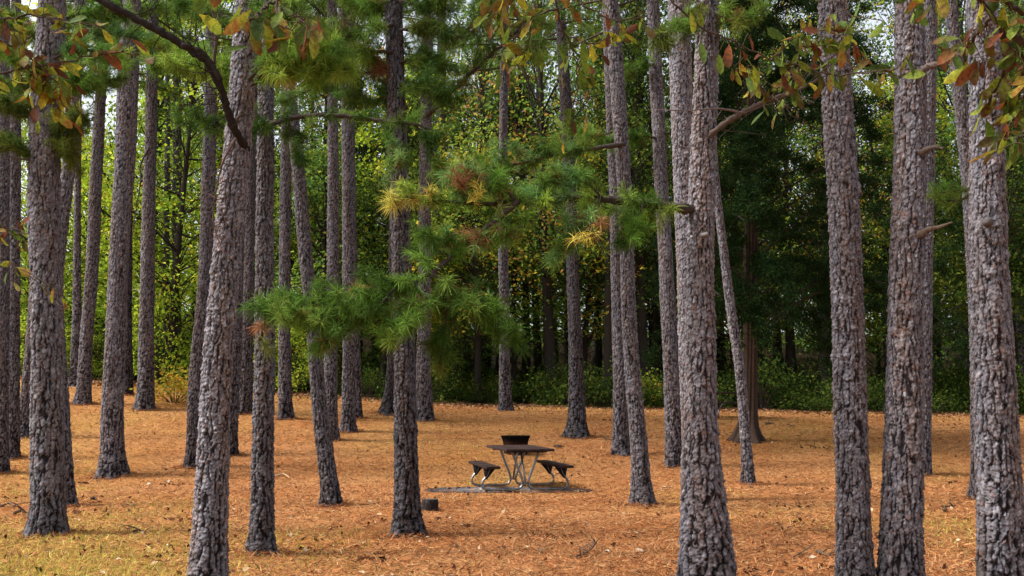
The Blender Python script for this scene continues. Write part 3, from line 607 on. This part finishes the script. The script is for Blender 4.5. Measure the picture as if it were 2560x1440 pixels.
# ------------------------------------------------------------------ red cedar behind the thin pole pine
def cedar():
    pts = [(1864,1103,84),(1869,1070,52),(1873,1030,40),(1876,920,34),(1876,720,34),(1880,400,26),(1882,200,20),(1885,0,16)]
    b = base(1864, 1103); D = b[1]; g = np.random.default_rng(77)
    root = empty("cedar_tree", b); tag(root, "dark evergreen cedar with a fluted reddish brown trunk and drooping lower limbs", "tree")
    cen = A([P(x, y_, D) for x, y_, w in pts]); cen[0][2] -= .05; rad = A([w / 2 * D / F for x, y_, w in pts])
    n = 260; q = smooth_path(np.c_[cen, rad], n); segs = 40; th = np.arange(segs) * 2 * math.pi / segs
    TH, V = np.meshgrid(th, np.linspace(0, 1, n) * (cen[-1][2] - cen[0][2]))
    rr = q[:, 3:4] * (1 + .10 * np.sin(TH * 5 + .4 * V) + .06 * np.sin(TH * 9 - .5 * V) + np.exp(-V / .3) * .3 * np.sin(TH * 5 + 1)) + g.normal(0, .004, TH.shape)
    v = q[:, None, :3] + np.stack([np.cos(TH) * rr, np.sin(TH) * rr, 0 * rr], -1)
    st = .5 + .5 * np.sin(TH * 13 + 1.5 * np.sin(V * 1.1)) ; c = A([.022, .014, .011]) * (1 - st[..., None]) + A([.075, .050, .036]) * st[..., None]
    i = np.arange(n - 1)[:, None] * segs; j = np.arange(segs)[None]; j2 = (j + 1) % segs
    mb = MB(); mb.add(v, np.stack([i + j, i + j2, i + segs + j2, i + segs + j], -1).reshape(-1, 4), c.reshape(-1, 3))
    mb.build("trunk", M_bark, root, b, smooth=True)
    wm, lm = MB(), MB(); H = cen[-1][2] - cen[0][2]; pal = A([(.012, .034, .008), (.018, .046, .010), (.034, .056, .010), (.011, .027, .011)])
    for k in range(120):
        z = 2.3 + (H + 1.5 - 2.3) * (k + g.random()) / 120; th = g.uniform(0, 6.283) if k % 3 else g.normal(-1.6, .5); ln = (4.0 - 1.5 * z / H) * g.uniform(.45, 1.1)
        ln *= 1.5 if math.cos(th) > .3 else .8
        d = A([math.cos(th), math.sin(th), 0]); p0 = A([np.interp(z + b[2], cen[:, 2], cen[:, 0]), D, b[2] + z])
        pp = smooth_path(A([p0, p0 + d * ln * .4 + A([0, 0, .22 * ln]), p0 + d * ln * .8 + A([0, 0, .12 * ln]), p0 + d * ln + A([0, 0, -.12 * ln])]), 12)
        pp += g.normal(0, .02, pp.shape); tube(wm, pp, np.linspace(.028, .006, 12), 5, A([.05, .038, .03]))
        for q in range(int(ln * 24)):
            i_ = g.integers(4, 12); dd = norm(g.normal(0, 1, 3) * A([1, 1, .5]) + d * .6) * g.uniform(.1, .55)
            e = pp[i_] + dd; m = 30
            pos = pp[i_] + dd * g.random((m, 1)) ** .6 + g.normal(0, .06, (m, 3))
            leaf_quads(lm, pos, .085, g, pal[g.integers(0, 4, m)] * g.uniform(.7, 1.4, (m, 1)), .1, .3)
    bo = wm.build("crown", M_twig, root, b, smooth=True); lm.build("foliage", M_leaf, bo, b)
cedar()

# ------------------------------------------------------------------ the wood: broadleaf trees, each a thing
PALS = dict(
 lime=[(.36, .48, .035), (.46, .56, .045), (.26, .38, .03), (.52, .49, .045), (.16, .27, .025), (.22, .34, .03)],
 green=[(.085, .17, .025), (.13, .24, .035), (.06, .12, .02), (.23, .30, .04), (.10, .19, .05)],
 autumn=[(.27, .33, .04), (.38, .36, .035), (.14, .22, .035), (.48, .36, .035), (.34, .16, .045), (.14, .24, .055), (.20, .30, .04), (.12, .22, .03)],
 dark=[(.026, .056, .010), (.042, .082, .013), (.065, .105, .016), (.12, .15, .022)])  # dark green leaves, lowered further so the colour carries the canopy shade
def broadleaf(kind, seed, H, cb, rad, nclump, per, name="broadleaf_tree"):
    g = np.random.default_rng(seed); wm, lm = MB(), MB(); bark_c = A([.032, .026, .021]); pal = A(PALS[kind])
    lean = g.normal(0, .04, 2)
    tr = smooth_path(A([[0, 0, -.1], [lean[0] * H * .3 + g.normal(0, .1), lean[1] * H * .3, H * .3], [lean[0] * H * .7, lean[1] * H * .7 + g.normal(0, .15), H * .68], [lean[0] * H, lean[1] * H, H]]), 22)
    rb = .055 + .008 * H; tube(wm, tr, np.linspace(rb, .015, 22) * (1 + .5 * np.exp(-np.linspace(0, 14, 22))), 9, bark_c)
    cents = []
    for k in range(nclump):
        z = cb + (H - cb) * g.random() ** .9; f_ = (z - cb) / (H - cb)
        i_ = int(z / H * 21 * g.uniform(.72, .95)); p0 = tr[i_]; th = g.uniform(0, 6.283)
        rr_ = rad * (math.sin(math.pi * (.15 + .8 * f_)) ** .7) * g.random() ** .45
        c = A([tr[min(21, int(z / H * 21))][0] + math.cos(th) * rr_, tr[min(21, int(z / H * 21))][1] + math.sin(th) * rr_, z])
        pp = smooth_path(A([p0, p0 * .45 + c * .55 + A([0, 0, g.normal(0, .2)]), c]), 7); tube(wm, pp, np.linspace(.035, .006, 7) * g.uniform(.6, 1.2), 4, bark_c, cap=False)
        m = int(per * g.uniform(.5, 1.4)); s = g.uniform(.35, .85)
        pos = c + g.normal(0, 1, (m, 3)) * A([s, s, s * .38])
        cc = pal[(g.integers(0, len(pal)) + (g.random(m) < .4) * g.integers(0, len(pal), m)) % len(pal)] * g.uniform(.7, 1.35, (m, 1)) * g.uniform(.8, 1.2)
        leaf_quads(lm, pos, .17, g, cc, .6)
    root = empty(name, (0, 0, 0)); wm.build("trunk", M_twig, root, (0, 0, 0), smooth=True); lm.build("crown", M_leaf, root, (0, 0, 0))
    return root
BL = {
 "lime": ("bright lime yellow leafy tree in the wood behind the left hand pines", "lime leaved trees in the wood", [broadleaf("lime", 401, 15, 2.5, 3.0, 95, 60), broadleaf("lime", 402, 11, 1.5, 2.6, 80, 62)]),
 "green": ("mid green broadleaf tree in the wood at the far side of the clearing", "green broadleaf trees in the wood", [broadleaf("green", 403, 19, 4.5, 3.3, 105, 64), broadleaf("green", 404, 10, 2.2, 2.4, 75, 62)]),
 "autumn": ("broadleaf tree with mixed yellow and orange autumn leaves in the wood", "autumn coloured trees in the wood", [broadleaf("autumn", 405, 20, 4.5, 3.5, 110, 64), broadleaf("autumn", 406, 11, 2.6, 2.6, 75, 60)]),
 "dark": ("shaded dark green tree in the wood behind the right hand pines", "dark green trees in the wood", [broadleaf("dark", 407, 22, 3.5, 3.3, 130, 72), broadleaf("dark", 408, 10, 1.6, 2.5, 85, 64)]),
}
PO = broadleaf("dark", 409, 15, 7.0, 1.5, 34, 50, "slim_tree"); PO_used = False
used = {}
g = np.random.default_rng(55)
for Y0, sx in ((41, 3.3), (44, 3.3), (48, 3.6), (53, 3.9), (59, 4.3), (66, 4.8), (74, 5.4), (84, 6.0)):
    xw = .53 * Y0 + 2.5; x = -xw + g.uniform(0, sx)
    while x < xw:
        y = Y0 + g.uniform(-1.3, 1.3); px = CX + x / y * F
        if px < 760: ks = ["lime"] * 6 + ["green", "autumn"]
        elif px < 1000: ks = ["green", "autumn", "lime", "dark"]
        elif px < 1560: ks = ["green", "autumn", "autumn", "green", "dark"]
        elif px < 2250: ks = ["dark", "dark", "green", "autumn"]
        else: ks = ["green", "lime", "dark", "autumn"]
        k = ks[g.integers(0, len(ks))]; lab, grp, pr = BL[k]; vi = int(g.random() < (.6 if Y0 < 50 else .35)); src = pr[vi]
        loc = (x, y, float(ground(x, y)) - .05); s = g.uniform(.85, 1.2); key = (k, vi); rz = g.uniform(0, 6.28)
        if key not in used:
            used[key] = src; o = src; o.location = loc; o.rotation_euler = (0, 0, rz); o.scale = (s, s, s)
        else: o = copy_thing(src, loc, rz, (s, s, s * g.uniform(.9, 1.1)))
        tag(o, lab, "tree", grp)
        x += sx * g.uniform(.7, 1.3) * (1.35 if px < 760 else 1)

# slim dark poles between them
g = np.random.default_rng(56)
for k in range(64):
    y = g.uniform(40.5, 66); x = g.uniform(-.30, .54) * y; s_ = g.uniform(.7, 1.3); loc = (x, y, float(ground(x, y)) - .05)
    if not PO_used: o = PO; PO_used = True; o.location = loc; o.scale = (s_, s_, g.uniform(.8, 1.2))
    else: o = copy_thing(PO, loc, g.uniform(0, 6.28), (s_, s_, g.uniform(.8, 1.2)))
    tag(o, "slim dark trunk standing in the shade of the wood", "tree", "slim dark trunks in the wood")
# shrubs of the wood edge
def shrub(kind, seed, H, rad, nclump, per):
    g = np.random.default_rng(seed); wm, lm = MB(), MB(); pal = A(PALS[kind])
    for k in range(nclump):
        th = g.uniform(0, 6.283); rr_ = rad * g.random() ** .5; z = H * g.uniform(.12, 1) * (1 - .45 * (rr_ / rad) ** 2); c = A([math.cos(th) * rr_, math.sin(th) * rr_, z])
        tube(wm, smooth_path(A([[c[0] * .15, c[1] * .15, -.05], [c[0] * .5, c[1] * .5, z * .6], c]), 6), np.linspace(.014, .004, 6), 4, A([.06, .045, .035]), cap=False)
        m = int(per * g.uniform(.6, 1.3)); pos = c + g.normal(0, 1, (m, 3)) * A([.24, .24, .15]); pos[:, 2] = np.maximum(pos[:, 2], .04)
        leaf_quads(lm, pos, .11, g, pal[g.integers(0, len(pal), m)] * g.uniform(.65, 1.3, (m, 1)), .6)
    root = empty("shrub", (0, 0, 0)); wm.build("stems", M_twig, root, (0, 0, 0), smooth=True); lm.build("foliage", M_leaf, root, (0, 0, 0)); return root
SH = {"dark": ("low dark green shrub at the shaded edge of the wood", "dark shrubs along the wood edge", shrub("dark", 501, 1.0, 1.3, 34, 50)),
      "green": ("upright shaded dark green shrub along the edge of the wood", "upright shrubs along the wood edge", shrub("dark", 502, 1.7, 1.0, 30, 45)),
      "autumn": ("shrub with yellowing autumn leaves along the edge of the wood", "yellowing shrubs along the wood edge", shrub("autumn", 503, 1.1, 1.0, 24, 40)),
      "lime": ("tall lime green sapling bush behind the left hand pines", "lime bushes behind the left pines", shrub("lime", 504, 2.6, 1.3, 50, 52))}
used = set(); n_sh = 0
for row, (Y0, sx) in enumerate(((39.3, 1.7), (41.5, 1.8), (44.5, 2.1), (48, 2.6), (53, 3.2))):
    xw = .52 * Y0 + 1; x = -xw + g.uniform(0, sx)
    while x < xw:
        y = Y0 + g.uniform(-1.0, 1.2); px = CX + x / y * F
        ks = ["lime", "lime", "green", "autumn"] if px < 740 else ["dark", "dark", "green", "dark", "autumn"] if px < 1800 else ["dark", "dark", "green"]
        k = ks[g.integers(0, len(ks))]; lab, grp, src = SH[k]; s = g.uniform(.7, 1.25) * (1 + .05 * row)
        loc = (x, y, float(ground(x, y))); rz = g.uniform(0, 6.28)
        if g.random() < .12: x += sx * .8; continue
        if k not in used: used.add(k); o = src; o.location = loc; o.rotation_euler = (0, 0, rz); o.scale = (s, s, s)
        else: o = copy_thing(src, loc, rz, (s, s, s * g.uniform(.55, 1.7)))
        tag(o, lab, "shrub", grp); x += sx * g.uniform(.6, 1.4); n_sh += 1
PALS["gold"] = [(.42, .30, .03), (.30, .28, .03), (.20, .22, .03), (.46, .24, .03)]
b = base(436, 1006); o = shrub("gold", 510, 1.0, .95, 26, 50); o.location = tuple(b); tag(o, "low rounded bush with yellow orange leaves at the clearing edge", "shrub")
b = base(985, 1034); b[1] += .3; o = shrub("green", 511, .9, .35, 8, 40); o.location = tuple(b); tag(o, "small green creeper climbing the foot of the dark mossy trunk", "plant")

# the wood beyond, read as one mass
lm = MB(); wm = MB(); n = 1300
for k in range(n):
    y = g.uniform(92, 128); x = g.uniform(-.55, .55) * y; z = float(ground(x, y)) + 9 * g.random() ** 1.3 ; m = 26
    pal = A(PALS["lime"] if x < -18 and g.random() < .6 else PALS["dark"] if g.random() < .75 else PALS["green"])
    leaf_quads(lm, A([x, y, z]) + g.normal(0, 1, (m, 3)) * A([1.5, 1.5, .8]), .5, g, pal[g.integers(0, len(pal), m)] * g.uniform(.7, 1.3, (m, 1)), .5)
tag(lm.build("far_woods", M_leaf), "far depth of the wood beyond the nearer trees", "woods", kind="stuff")

# ------------------------------------------------------------------ picnic tables
M_steel = mat("galvanised_steel", .38, attr=False, base_col=(.24, .25, .26), noise=(14, .75, 1.2, (1, 1, 1)), metal=.85)
M_plank = mat("dark_plank", .8, spec=.12, noise=(22, .55, 1.5, (1, .12, 1)), bump=(.3, .004))
M_brk = mat("dark_steel", .8, spec=.08, attr=False, base_col=(.016, .014, .014), noise=(20, .7, 1.4, (1, 1, 1)))
def picnic_table(loc, rz, label):
    root = empty("picnic_table", loc); tag(root, label, "picnic table")
    plank = A([.030, .017, .0145])
    def board_set(name, xs_, z, w, L, th=.045):
        mb = MB()
        for x in xs_:
            box(mb, x - w / 2, -L / 2, z - th, x + w / 2, L / 2, z, plank * R.uniform(.8, 1.2))
        o = mb.build(name, M_plank, root, (0, 0, 0))
        bv = o.modifiers.new("bevel", 'BEVEL'); bv.width = .005; bv.segments = 2
        return o
    tp = board_set("tabletop", (-.36, -.18, 0, .18, .36), .76, .172, 1.83)
    mb = MB()
    for y_ in (-.52, .52):
        box(mb, -.40, y_ - .03, .685, .40, y_ + .03, .7145, (.02, .02, .02))
    mb.build("cross_brace", M_brk, tp, (0, 0, 0))
    for s in (-1, 1):
        seat = board_set("seat", (s * .612, s * .742), .46, .122, 1.83)
        for y_ in (-.52, .52):                                # triangular seat brackets
            mb = MB(); t = .022
            tri = [(s * .555, .412), (s * .79, .412), (s * .745, .21), (s * .72, .21)]
            v = [(x, y_ - t, z) for x, z in tri] + [(x, y_ + t, z) for x, z in tri]
            mb.add(v, [[0, 1, 2, 3], [7, 6, 5, 4], [0, 4, 5, 1], [1, 5, 6, 2], [2, 6, 7, 3], [3, 7, 4, 0]], (.02, .02, .02))
            mb.build("bracket", M_brk, seat, (0, 0, 0))
            # one bent pipe: under the seat, out and down, along the ground, up to the table
            mb = MB(); r = .023
            pth = [(s * .66, .40), (s * .725, .26), (s * .785, .19), (s * .805, .12), (s * .775, .05), (s * .70, r), (s * .45, r), (s * .20, r), (s * .09, .05), (s * .05, .13), (s * .07, .22), (s * .16, .46), (s * .25, .70)]
            p = smooth_path(A([(x, y_ + .0 * z, z) for x, z in pth]), 70); tube(mb, p, r, 12, (.4, .4, .4))
            mb.build("pipe_leg", M_steel, root, (0, 0, 0), smooth=True)
    mb = MB()
    for s in (-1, 1):
        tube(mb, A([(0, s * .52, .14), (0, s * .12, .70)]), .018, 10, (.4, .4, .4))
    tube(mb, A([(-.05, -.52, .13), (.05, -.52, .13)]), .012, 8, (.4, .4, .4)); tube(mb, A([(-.05, .52, .13), (.05, .52, .13)]), .012, 8, (.4, .4, .4))
    mb.build("diagonal_brace", M_steel, root, (0, 0, 0), smooth=True)
    root.rotation_euler = (0, 0, rz); return root
b = base(1298, 1222)
picnic_table((b[0], b[1], .013), math.radians(12.5), "dark plank picnic table with attached benches on bent steel pipe legs")
b = base(1835, 1043)
picnic_table(tuple(b), math.radians(83), "distant dark picnic table in the shade behind the thin slanting pole pine")

# fire ring
M_rust = mat("rusted_iron", .95, spec=.02, noise=(9, .5, 1.6, (1, 1, .6)), bump=(.3, .004))
b = base(1289, 1134)
root = empty("fire_ring", b); tag(root, "round black fire ring with a flared scalloped rim and rusty lower wall", "fire ring")
D = b[1]; s = D / F; n = 120; a = np.arange(n) * 2 * math.pi / n
def ring_wall(prof, flute):
    out = []
    for r_, z in prof: out.append(np.stack([np.cos(a) * (r_ + flute * np.cos(a * 40)), np.sin(a) * (r_ + flute * np.cos(a * 40)), 0 * a + z], 1))
    return A(out)
prof = [(.265, -.03), (.268, .10), (.272, .2), (.28, .28), (.297, .36), (.322, .43), (.330, .452)]
prof = [(r_ * 36 * s / .330, z * (1134 - 1091) * s / .452) for r_, z in prof]
inn = [(r_ - .008, z) for r_, z in prof[::-1]]
v = np.concatenate([ring_wall(prof, .004), ring_wall(inn, .004)]); k = len(prof) * 2
i = np.arange(k - 1)[:, None] * n; j = np.arange(n)[None]; j2 = (j + 1) % n
zz = v[..., 2] / v[..., 2].max(); q = sstep(.45, .75, zz)[..., None]
c = A([.040, .016, .009]) * (1 - q) + A([.005, .0045, .0045]) * q; c[len(prof):] = (.006, .005, .005)
mb = MB(); mb.add(v, np.stack([i + j, i + j2, i + n + j2, i + n + j], -1).reshape(-1, 4), c.reshape(-1, 3)); mb.build("ring_wall", M_rust, root, (0, 0, 0), smooth=True)
mb = MB(); rim = ring_wall([prof[-1]], .004)[0]; tube(mb, np.r_[rim, rim[:1]] - A([.0, 0, 0]), .010, 6, (.006, .005, .005), cap=False); mb.build("rim", M_rust, root, (0, 0, 0), smooth=True)

# sawn stump
b = base(1074, 1276); root = empty("sawn_stump", b); tag(root, "short blackened sawn stump beside the foot of the dark central pine", "stump")
g = np.random.default_rng(91); n = 44; th = np.arange(n) * 2 * math.pi / n; s = b[1] / F
rad = 20.5 * s * (1 + .04 * np.sin(3 * th) + .03 * np.sin(7 * th + 1) + g.normal(0, .015, n)); zs = [-.04, .03, .07, .11, .15, .165]; fl = [1.10, 1.03, 1.0, 1.0, .99, .96]
v = A([np.stack([np.cos(th) * rad * f_ * (1 + g.normal(0, .012, n)), np.sin(th) * rad * f_, 0 * th + z], 1) for z, f_ in zip(zs, fl)])
c = A([.022, .018, .016]) * (1 + 2.2 * (g.random((len(zs), n, 1)) > .82)); i = np.arange(len(zs) - 1)[:, None] * n; j = np.arange(n)[None]; j2 = (j + 1) % n
mb = MB(); mb.add(v, np.stack([i + j, i + j2, i + n + j2, i + n + j], -1).reshape(-1, 4), c.reshape(-1, 3)); mb.build("bark", M_bark, root, (0, 0, 0))
mb = MB(); vv = [v[-1] * A([f_, f_, 1]) + A([0, 0, .001]) for f_ in (1, .75, .5, .25, .05)]; vv = A(vv); i = np.arange(4)[:, None] * n
cc = A([.05, .045, .04]) * (1 + .35 * np.sin(np.arange(5) * 2.4))[:, None, None] * np.ones((5, n, 3))
mb.add(vv, np.stack([i + j, i + j2, i + n + j2, i + n + j], -1).reshape(-1, 4), cc.reshape(-1, 3)); mb.f.append(4 * n + np.arange(n)[None]); mb.build("cut_face", M_bark, root, (0, 0, 0))

# ------------------------------------------------------------------ fallen twigs, each a thing
def fallen(pts, r, label, seed, twigs=3, c=(.10, .07, .05), up=.03):
    g = np.random.default_rng(seed); w = [base(x, y_) for x, y_ in pts]; o0 = w[0].copy(); mb = MB()
    m = rough_tube(mb, A([p + A([0, 0, r + up * g.random()]) for p in w]), r, r * .45, 7, A(c), g, n=18)
    for k in range(twigs):
        i_ = g.integers(3, 17); d = norm(g.normal(0, 1, 3) * A([1, 1, .15]) + A([0, 0, .35])) * g.uniform(.12, .3)
        tube(mb, smooth_path(A([m[i_], m[i_] + d * .5 + A([0, 0, .02]), m[i_] + d]), 6), np.linspace(r * .5, r * .2, 6), 5, A(c))
    o = mb.build("fallen_branch", M_twig, None, o0, smooth=True); tag(o, label, "stick"); return o
fallen([(688,1195),(705,1192),(724,1198)], .022, "pale short stick on the needles right of the level bough pine", 1, 0, (.45, .30, .17))
fallen([(1440,1398),(1470,1385),(1492,1372)], .012, "spiky dark twig lying in the lower centre of the clearing", 2, 10, (.09, .07, .06), .06)
fallen([(2042,1382),(2062,1392),(2075,1398)], .020, "dark stick lying left of the straight scaly pine", 3, 2)
fallen([(1985,1400),(2005,1385),(2030,1372)], .008, "thin twig in front of the dark stick near the scaly pine", 4, 2)
fallen([(2360,1283),(2376,1272),(2388,1270)], .022, "dark bent stick between the stubbed trunk and the right edge trunk", 5, 2)
fallen([(328,1336),(345,1330),(362,1338)], .014, "curled dark twig on the grass right of the thick lower left pine", 6, 4)
fallen([(36,1290),(52,1286),(66,1290)], .024, "dark stick left of the foot of the thick lower left pine", 7, 2)
fallen([(2,1270),(20,1266),(34,1271)], .018, "small dark stick near the left edge of the photo", 8, 1)
fallen([(228,1254),(236,1252),(242,1256)], .03, "dark chunk of bark right of the curved pine's foot", 9, 0)
fallen([(1385,1178),(1402,1170),(1416,1158)], .016, "dark stick rising from behind the right bench of the picnic table", 10, 2, up=.12)
fallen([(1385,1118),(1398,1120),(1412,1120)], .022, "dark branch lying below the pine with the flared foot", 11, 5)
fallen([(1510,1098),(1530,1104),(1548,1108)], .012, "thin twiggy branch between the flared foot pine and its right neighbour", 12, 6)
fallen([(1915,1064),(1930,1063),(1938,1065)], .03, "dark log end lying right of the cedar's foot", 13, 1)
fallen([(1966,1064),(1980,1066),(1988,1067)], .02, "short dark stick farther right of the cedar's foot", 14, 1)

# ------------------------------------------------------------------ oak sprays hanging into the picture from trees beside the camera
OAK = dict(green=[(.085, .13, .018), (.15, .19, .025), (.055, .09, .018)], yell=[(.34, .29, .025), (.22, .25, .025), (.17, .22, .025)], brown=[(.11, .035, .014), (.19, .06, .02), (.075, .03, .014), (.15, .034, .018)])
def oak_leaf(mb, p, d, nrm, L, c, c2, g):
    s = np.cross(nrm, d); prof = A([(0, .03), (.12, .10), (.28, .24), (.42, .25), (.55, .34), (.68, .30), (.82, .26), (.92, .14), (1, .01)]); prof = prof * A([1, g.uniform(.75, 1.1)])
    bend = g.uniform(-.1, .35); v = []; cc = []
    for t, w in prof:
        mid = p + d * L * t - nrm * L * bend * t * t
        for sg in (-1, 0, 1):
            v.append(mid + s * sg * w * L * .62 * (1 if sg else 0) + nrm * abs(sg) * w * L * .22); cc.append(c * (1 - t * .9) + c2 * t * .9 if g.random() < .85 else c2)
    f = [];
    for k in range(len(prof) - 1):
        for q in (0, 1): f.append([k * 3 + q, k * 3 + q + 1, k * 3 + 3 + q + 1, k * 3 + 3 + q])
    mb.add(v, f, A(cc))
def oak_spray(label, stems, leaves, D, seed, mix=(.4, .25, .35), r=.006, L=0.163):
    """stems: pixel polylines with radius factor; leaves: number; hung at stem nodes"""
    g = np.random.default_rng(seed); wm, lm = MB(), MB(); org = P(*stems[0][0], D); root = empty("oak_branch", org); tag(root, label, "branch")
    allp = []
    for si, st in enumerate(stems):
        dz = np.linspace(0, g.uniform(-.4, .4), len(st)); p = smooth_path(A([P(x, y_, D + z) for (x, y_), z in zip(st, dz)]), 24); p += g.normal(0, .004, p.shape)
        tube(wm, p, np.linspace(r, r * .4, 24) * (1 if si < 3 else .6), 6, A([.06, .042, .034])); allp.append(p)
    for k in range(leaves):
        p = allp[g.integers(0, len(allp))]; i_ = min(23, int(24 * g.random() ** .7)); tg = norm(p[min(23, i_ + 1)] - p[max(0, i_ - 1)])
        tw = p[i_] + norm(tg * .6 + g.normal(0, .7, 3)) * g.uniform(.02, .12)
        tube(wm, A([p[i_], tw]), A([.0022, .0012]), 4, A([.08, .06, .03]), cap=False)
        d = norm(tg * .5 + g.normal(0, .6, 3) + A([0, 0, -.75])); nn = norm(np.cross(d, g.normal(0, 1, 3)) + A([0, -.6, .3])); nn = norm(nn - d * np.dot(nn, d))
        q = g.random(); kk = "green" if q < mix[0] else "yell" if q < mix[0] + mix[1] else "brown"; c = A(OAK[kk][g.integers(0, 3)]); k2 = kk if g.random() < .6 else ("brown" if kk != "brown" else "yell")
        oak_leaf(lm, tw, d, nn, L * g.uniform(.6, 1.2), c * g.uniform(.8, 1.3), A(OAK[k2][g.integers(0, 3)]), g)
    s = wm.build("stem", M_twig, root, org, smooth=True); lm.build("leaves", M_oakleaf, root, org, smooth=True)
oak_spray("oak branch with red brown and yellow leaves hanging in the upper left corner", [[(-60,60),(60,40),(160,50),(260,70)], [(-60,200),(90,165),(180,150),(320,125)], [(-60,100),(40,120),(130,200),(190,250)], [(-60,-20),(20,60),(60,130)], [(60,160),(100,210),(140,260)], [(-60,240),(30,200),(110,150)]], 126, 4.6, 1, (.22, .34, .44), L=0.106)
oak_spray("short oak twig with red and yellow leaves beside the lower left trunk's edge", [[(-40,640),(20,660),(70,680),(100,700)], [(-40,560),(0,565),(30,580)]], 20, 4.8, 2, (.2, .4, .4), L=.075, r=.004)
oak_spray("oak twig with hanging green and brown leaves at the top left of centre", [[(700,-60),(690,10),(700,50),(730,80)], [(690,0),(650,30),(640,60)], [(700,20),(750,50),(770,70)]], 35, 4.0, 3, (.55, .22, .23), L=0.125)
oak_spray("two large bright green leaves hanging at the top edge above the arched limb", [[(520,-80),(510,-50),(505,-20)], [(520,-80),(550,-60),(570,-30)]], 7, 3.6, 4, (.7, .3, .0), L=.12, r=.004)
oak_spray("oak branch with drooping mixed leaves hanging at the top right of centre", [[(1380,-60),(1400,50),(1430,120),(1450,190)], [(1395,20),(1330,50),(1290,90),(1265,150)], [(1400,-60),(1470,20),(1540,50),(1620,40)], [(1420,90),(1480,110),(1540,90)], [(1440,150),(1440,240),(1410,320)], [(1270,-60),(1260,0),(1250,30)], [(1330,40),(1320,110),(1310,150)]], 107, 4.8, 5, (.62, .22, .16), L=0.106)
oak_spray("arching oak branch with green and rusty leaves across the scaly pine's upper trunk", [[(1640,-40),(1700,25),(1760,70),(1850,110),(1930,150),(2010,165),(2090,160)], [(1930,150),(1990,100),(2050,75)], [(2010,165),(2090,190),(2170,180),(2240,175)], [(1850,110),(1860,150),(1890,190)], [(1990,120),(2080,110),(2140,120)], [(2000,165),(1990,190),(1960,185)]], 115, 5.0, 6, (.62, .18, .2), L=0.106)
oak_spray("oak twig with broad green leaves hanging before the massive pale pine's bare limb", [[(1960,200),(1930,240),(1900,258)], [(1930,240),(1950,255),(1970,262)]], 15, 5.2, 7, (.75, .2, .05), L=.085, r=.004)
oak_spray("dark leafy oak branch filling the upper right corner", [[(2620,150),(2540,90),(2480,40),(2420,-40)], [(2620,60),(2540,20),(2470,-30)], [(2500,60),(2520,130),(2500,200),(2470,260)], [(2540,90),(2560,180),(2540,260),(2520,330)], [(2480,40),(2430,100),(2400,140)], [(2620,210),(2570,230),(2530,260)], [(2620,300),(2570,320),(2540,360)]], 136, 3.8, 8, (.62, .18, .2), r=.016, L=0.106)
oak_spray("oak twig with one very large green leaf hanging before the stubbed trunk", [[(2340,-60),(2325,-20),(2310,0)], [(2230,-60),(2270,-20),(2290,-5)], [(2240,-60),(2120,-5),(2130,50)]], 22, 3.2, 9, (.75, .15, .1), L=.095, r=.005)
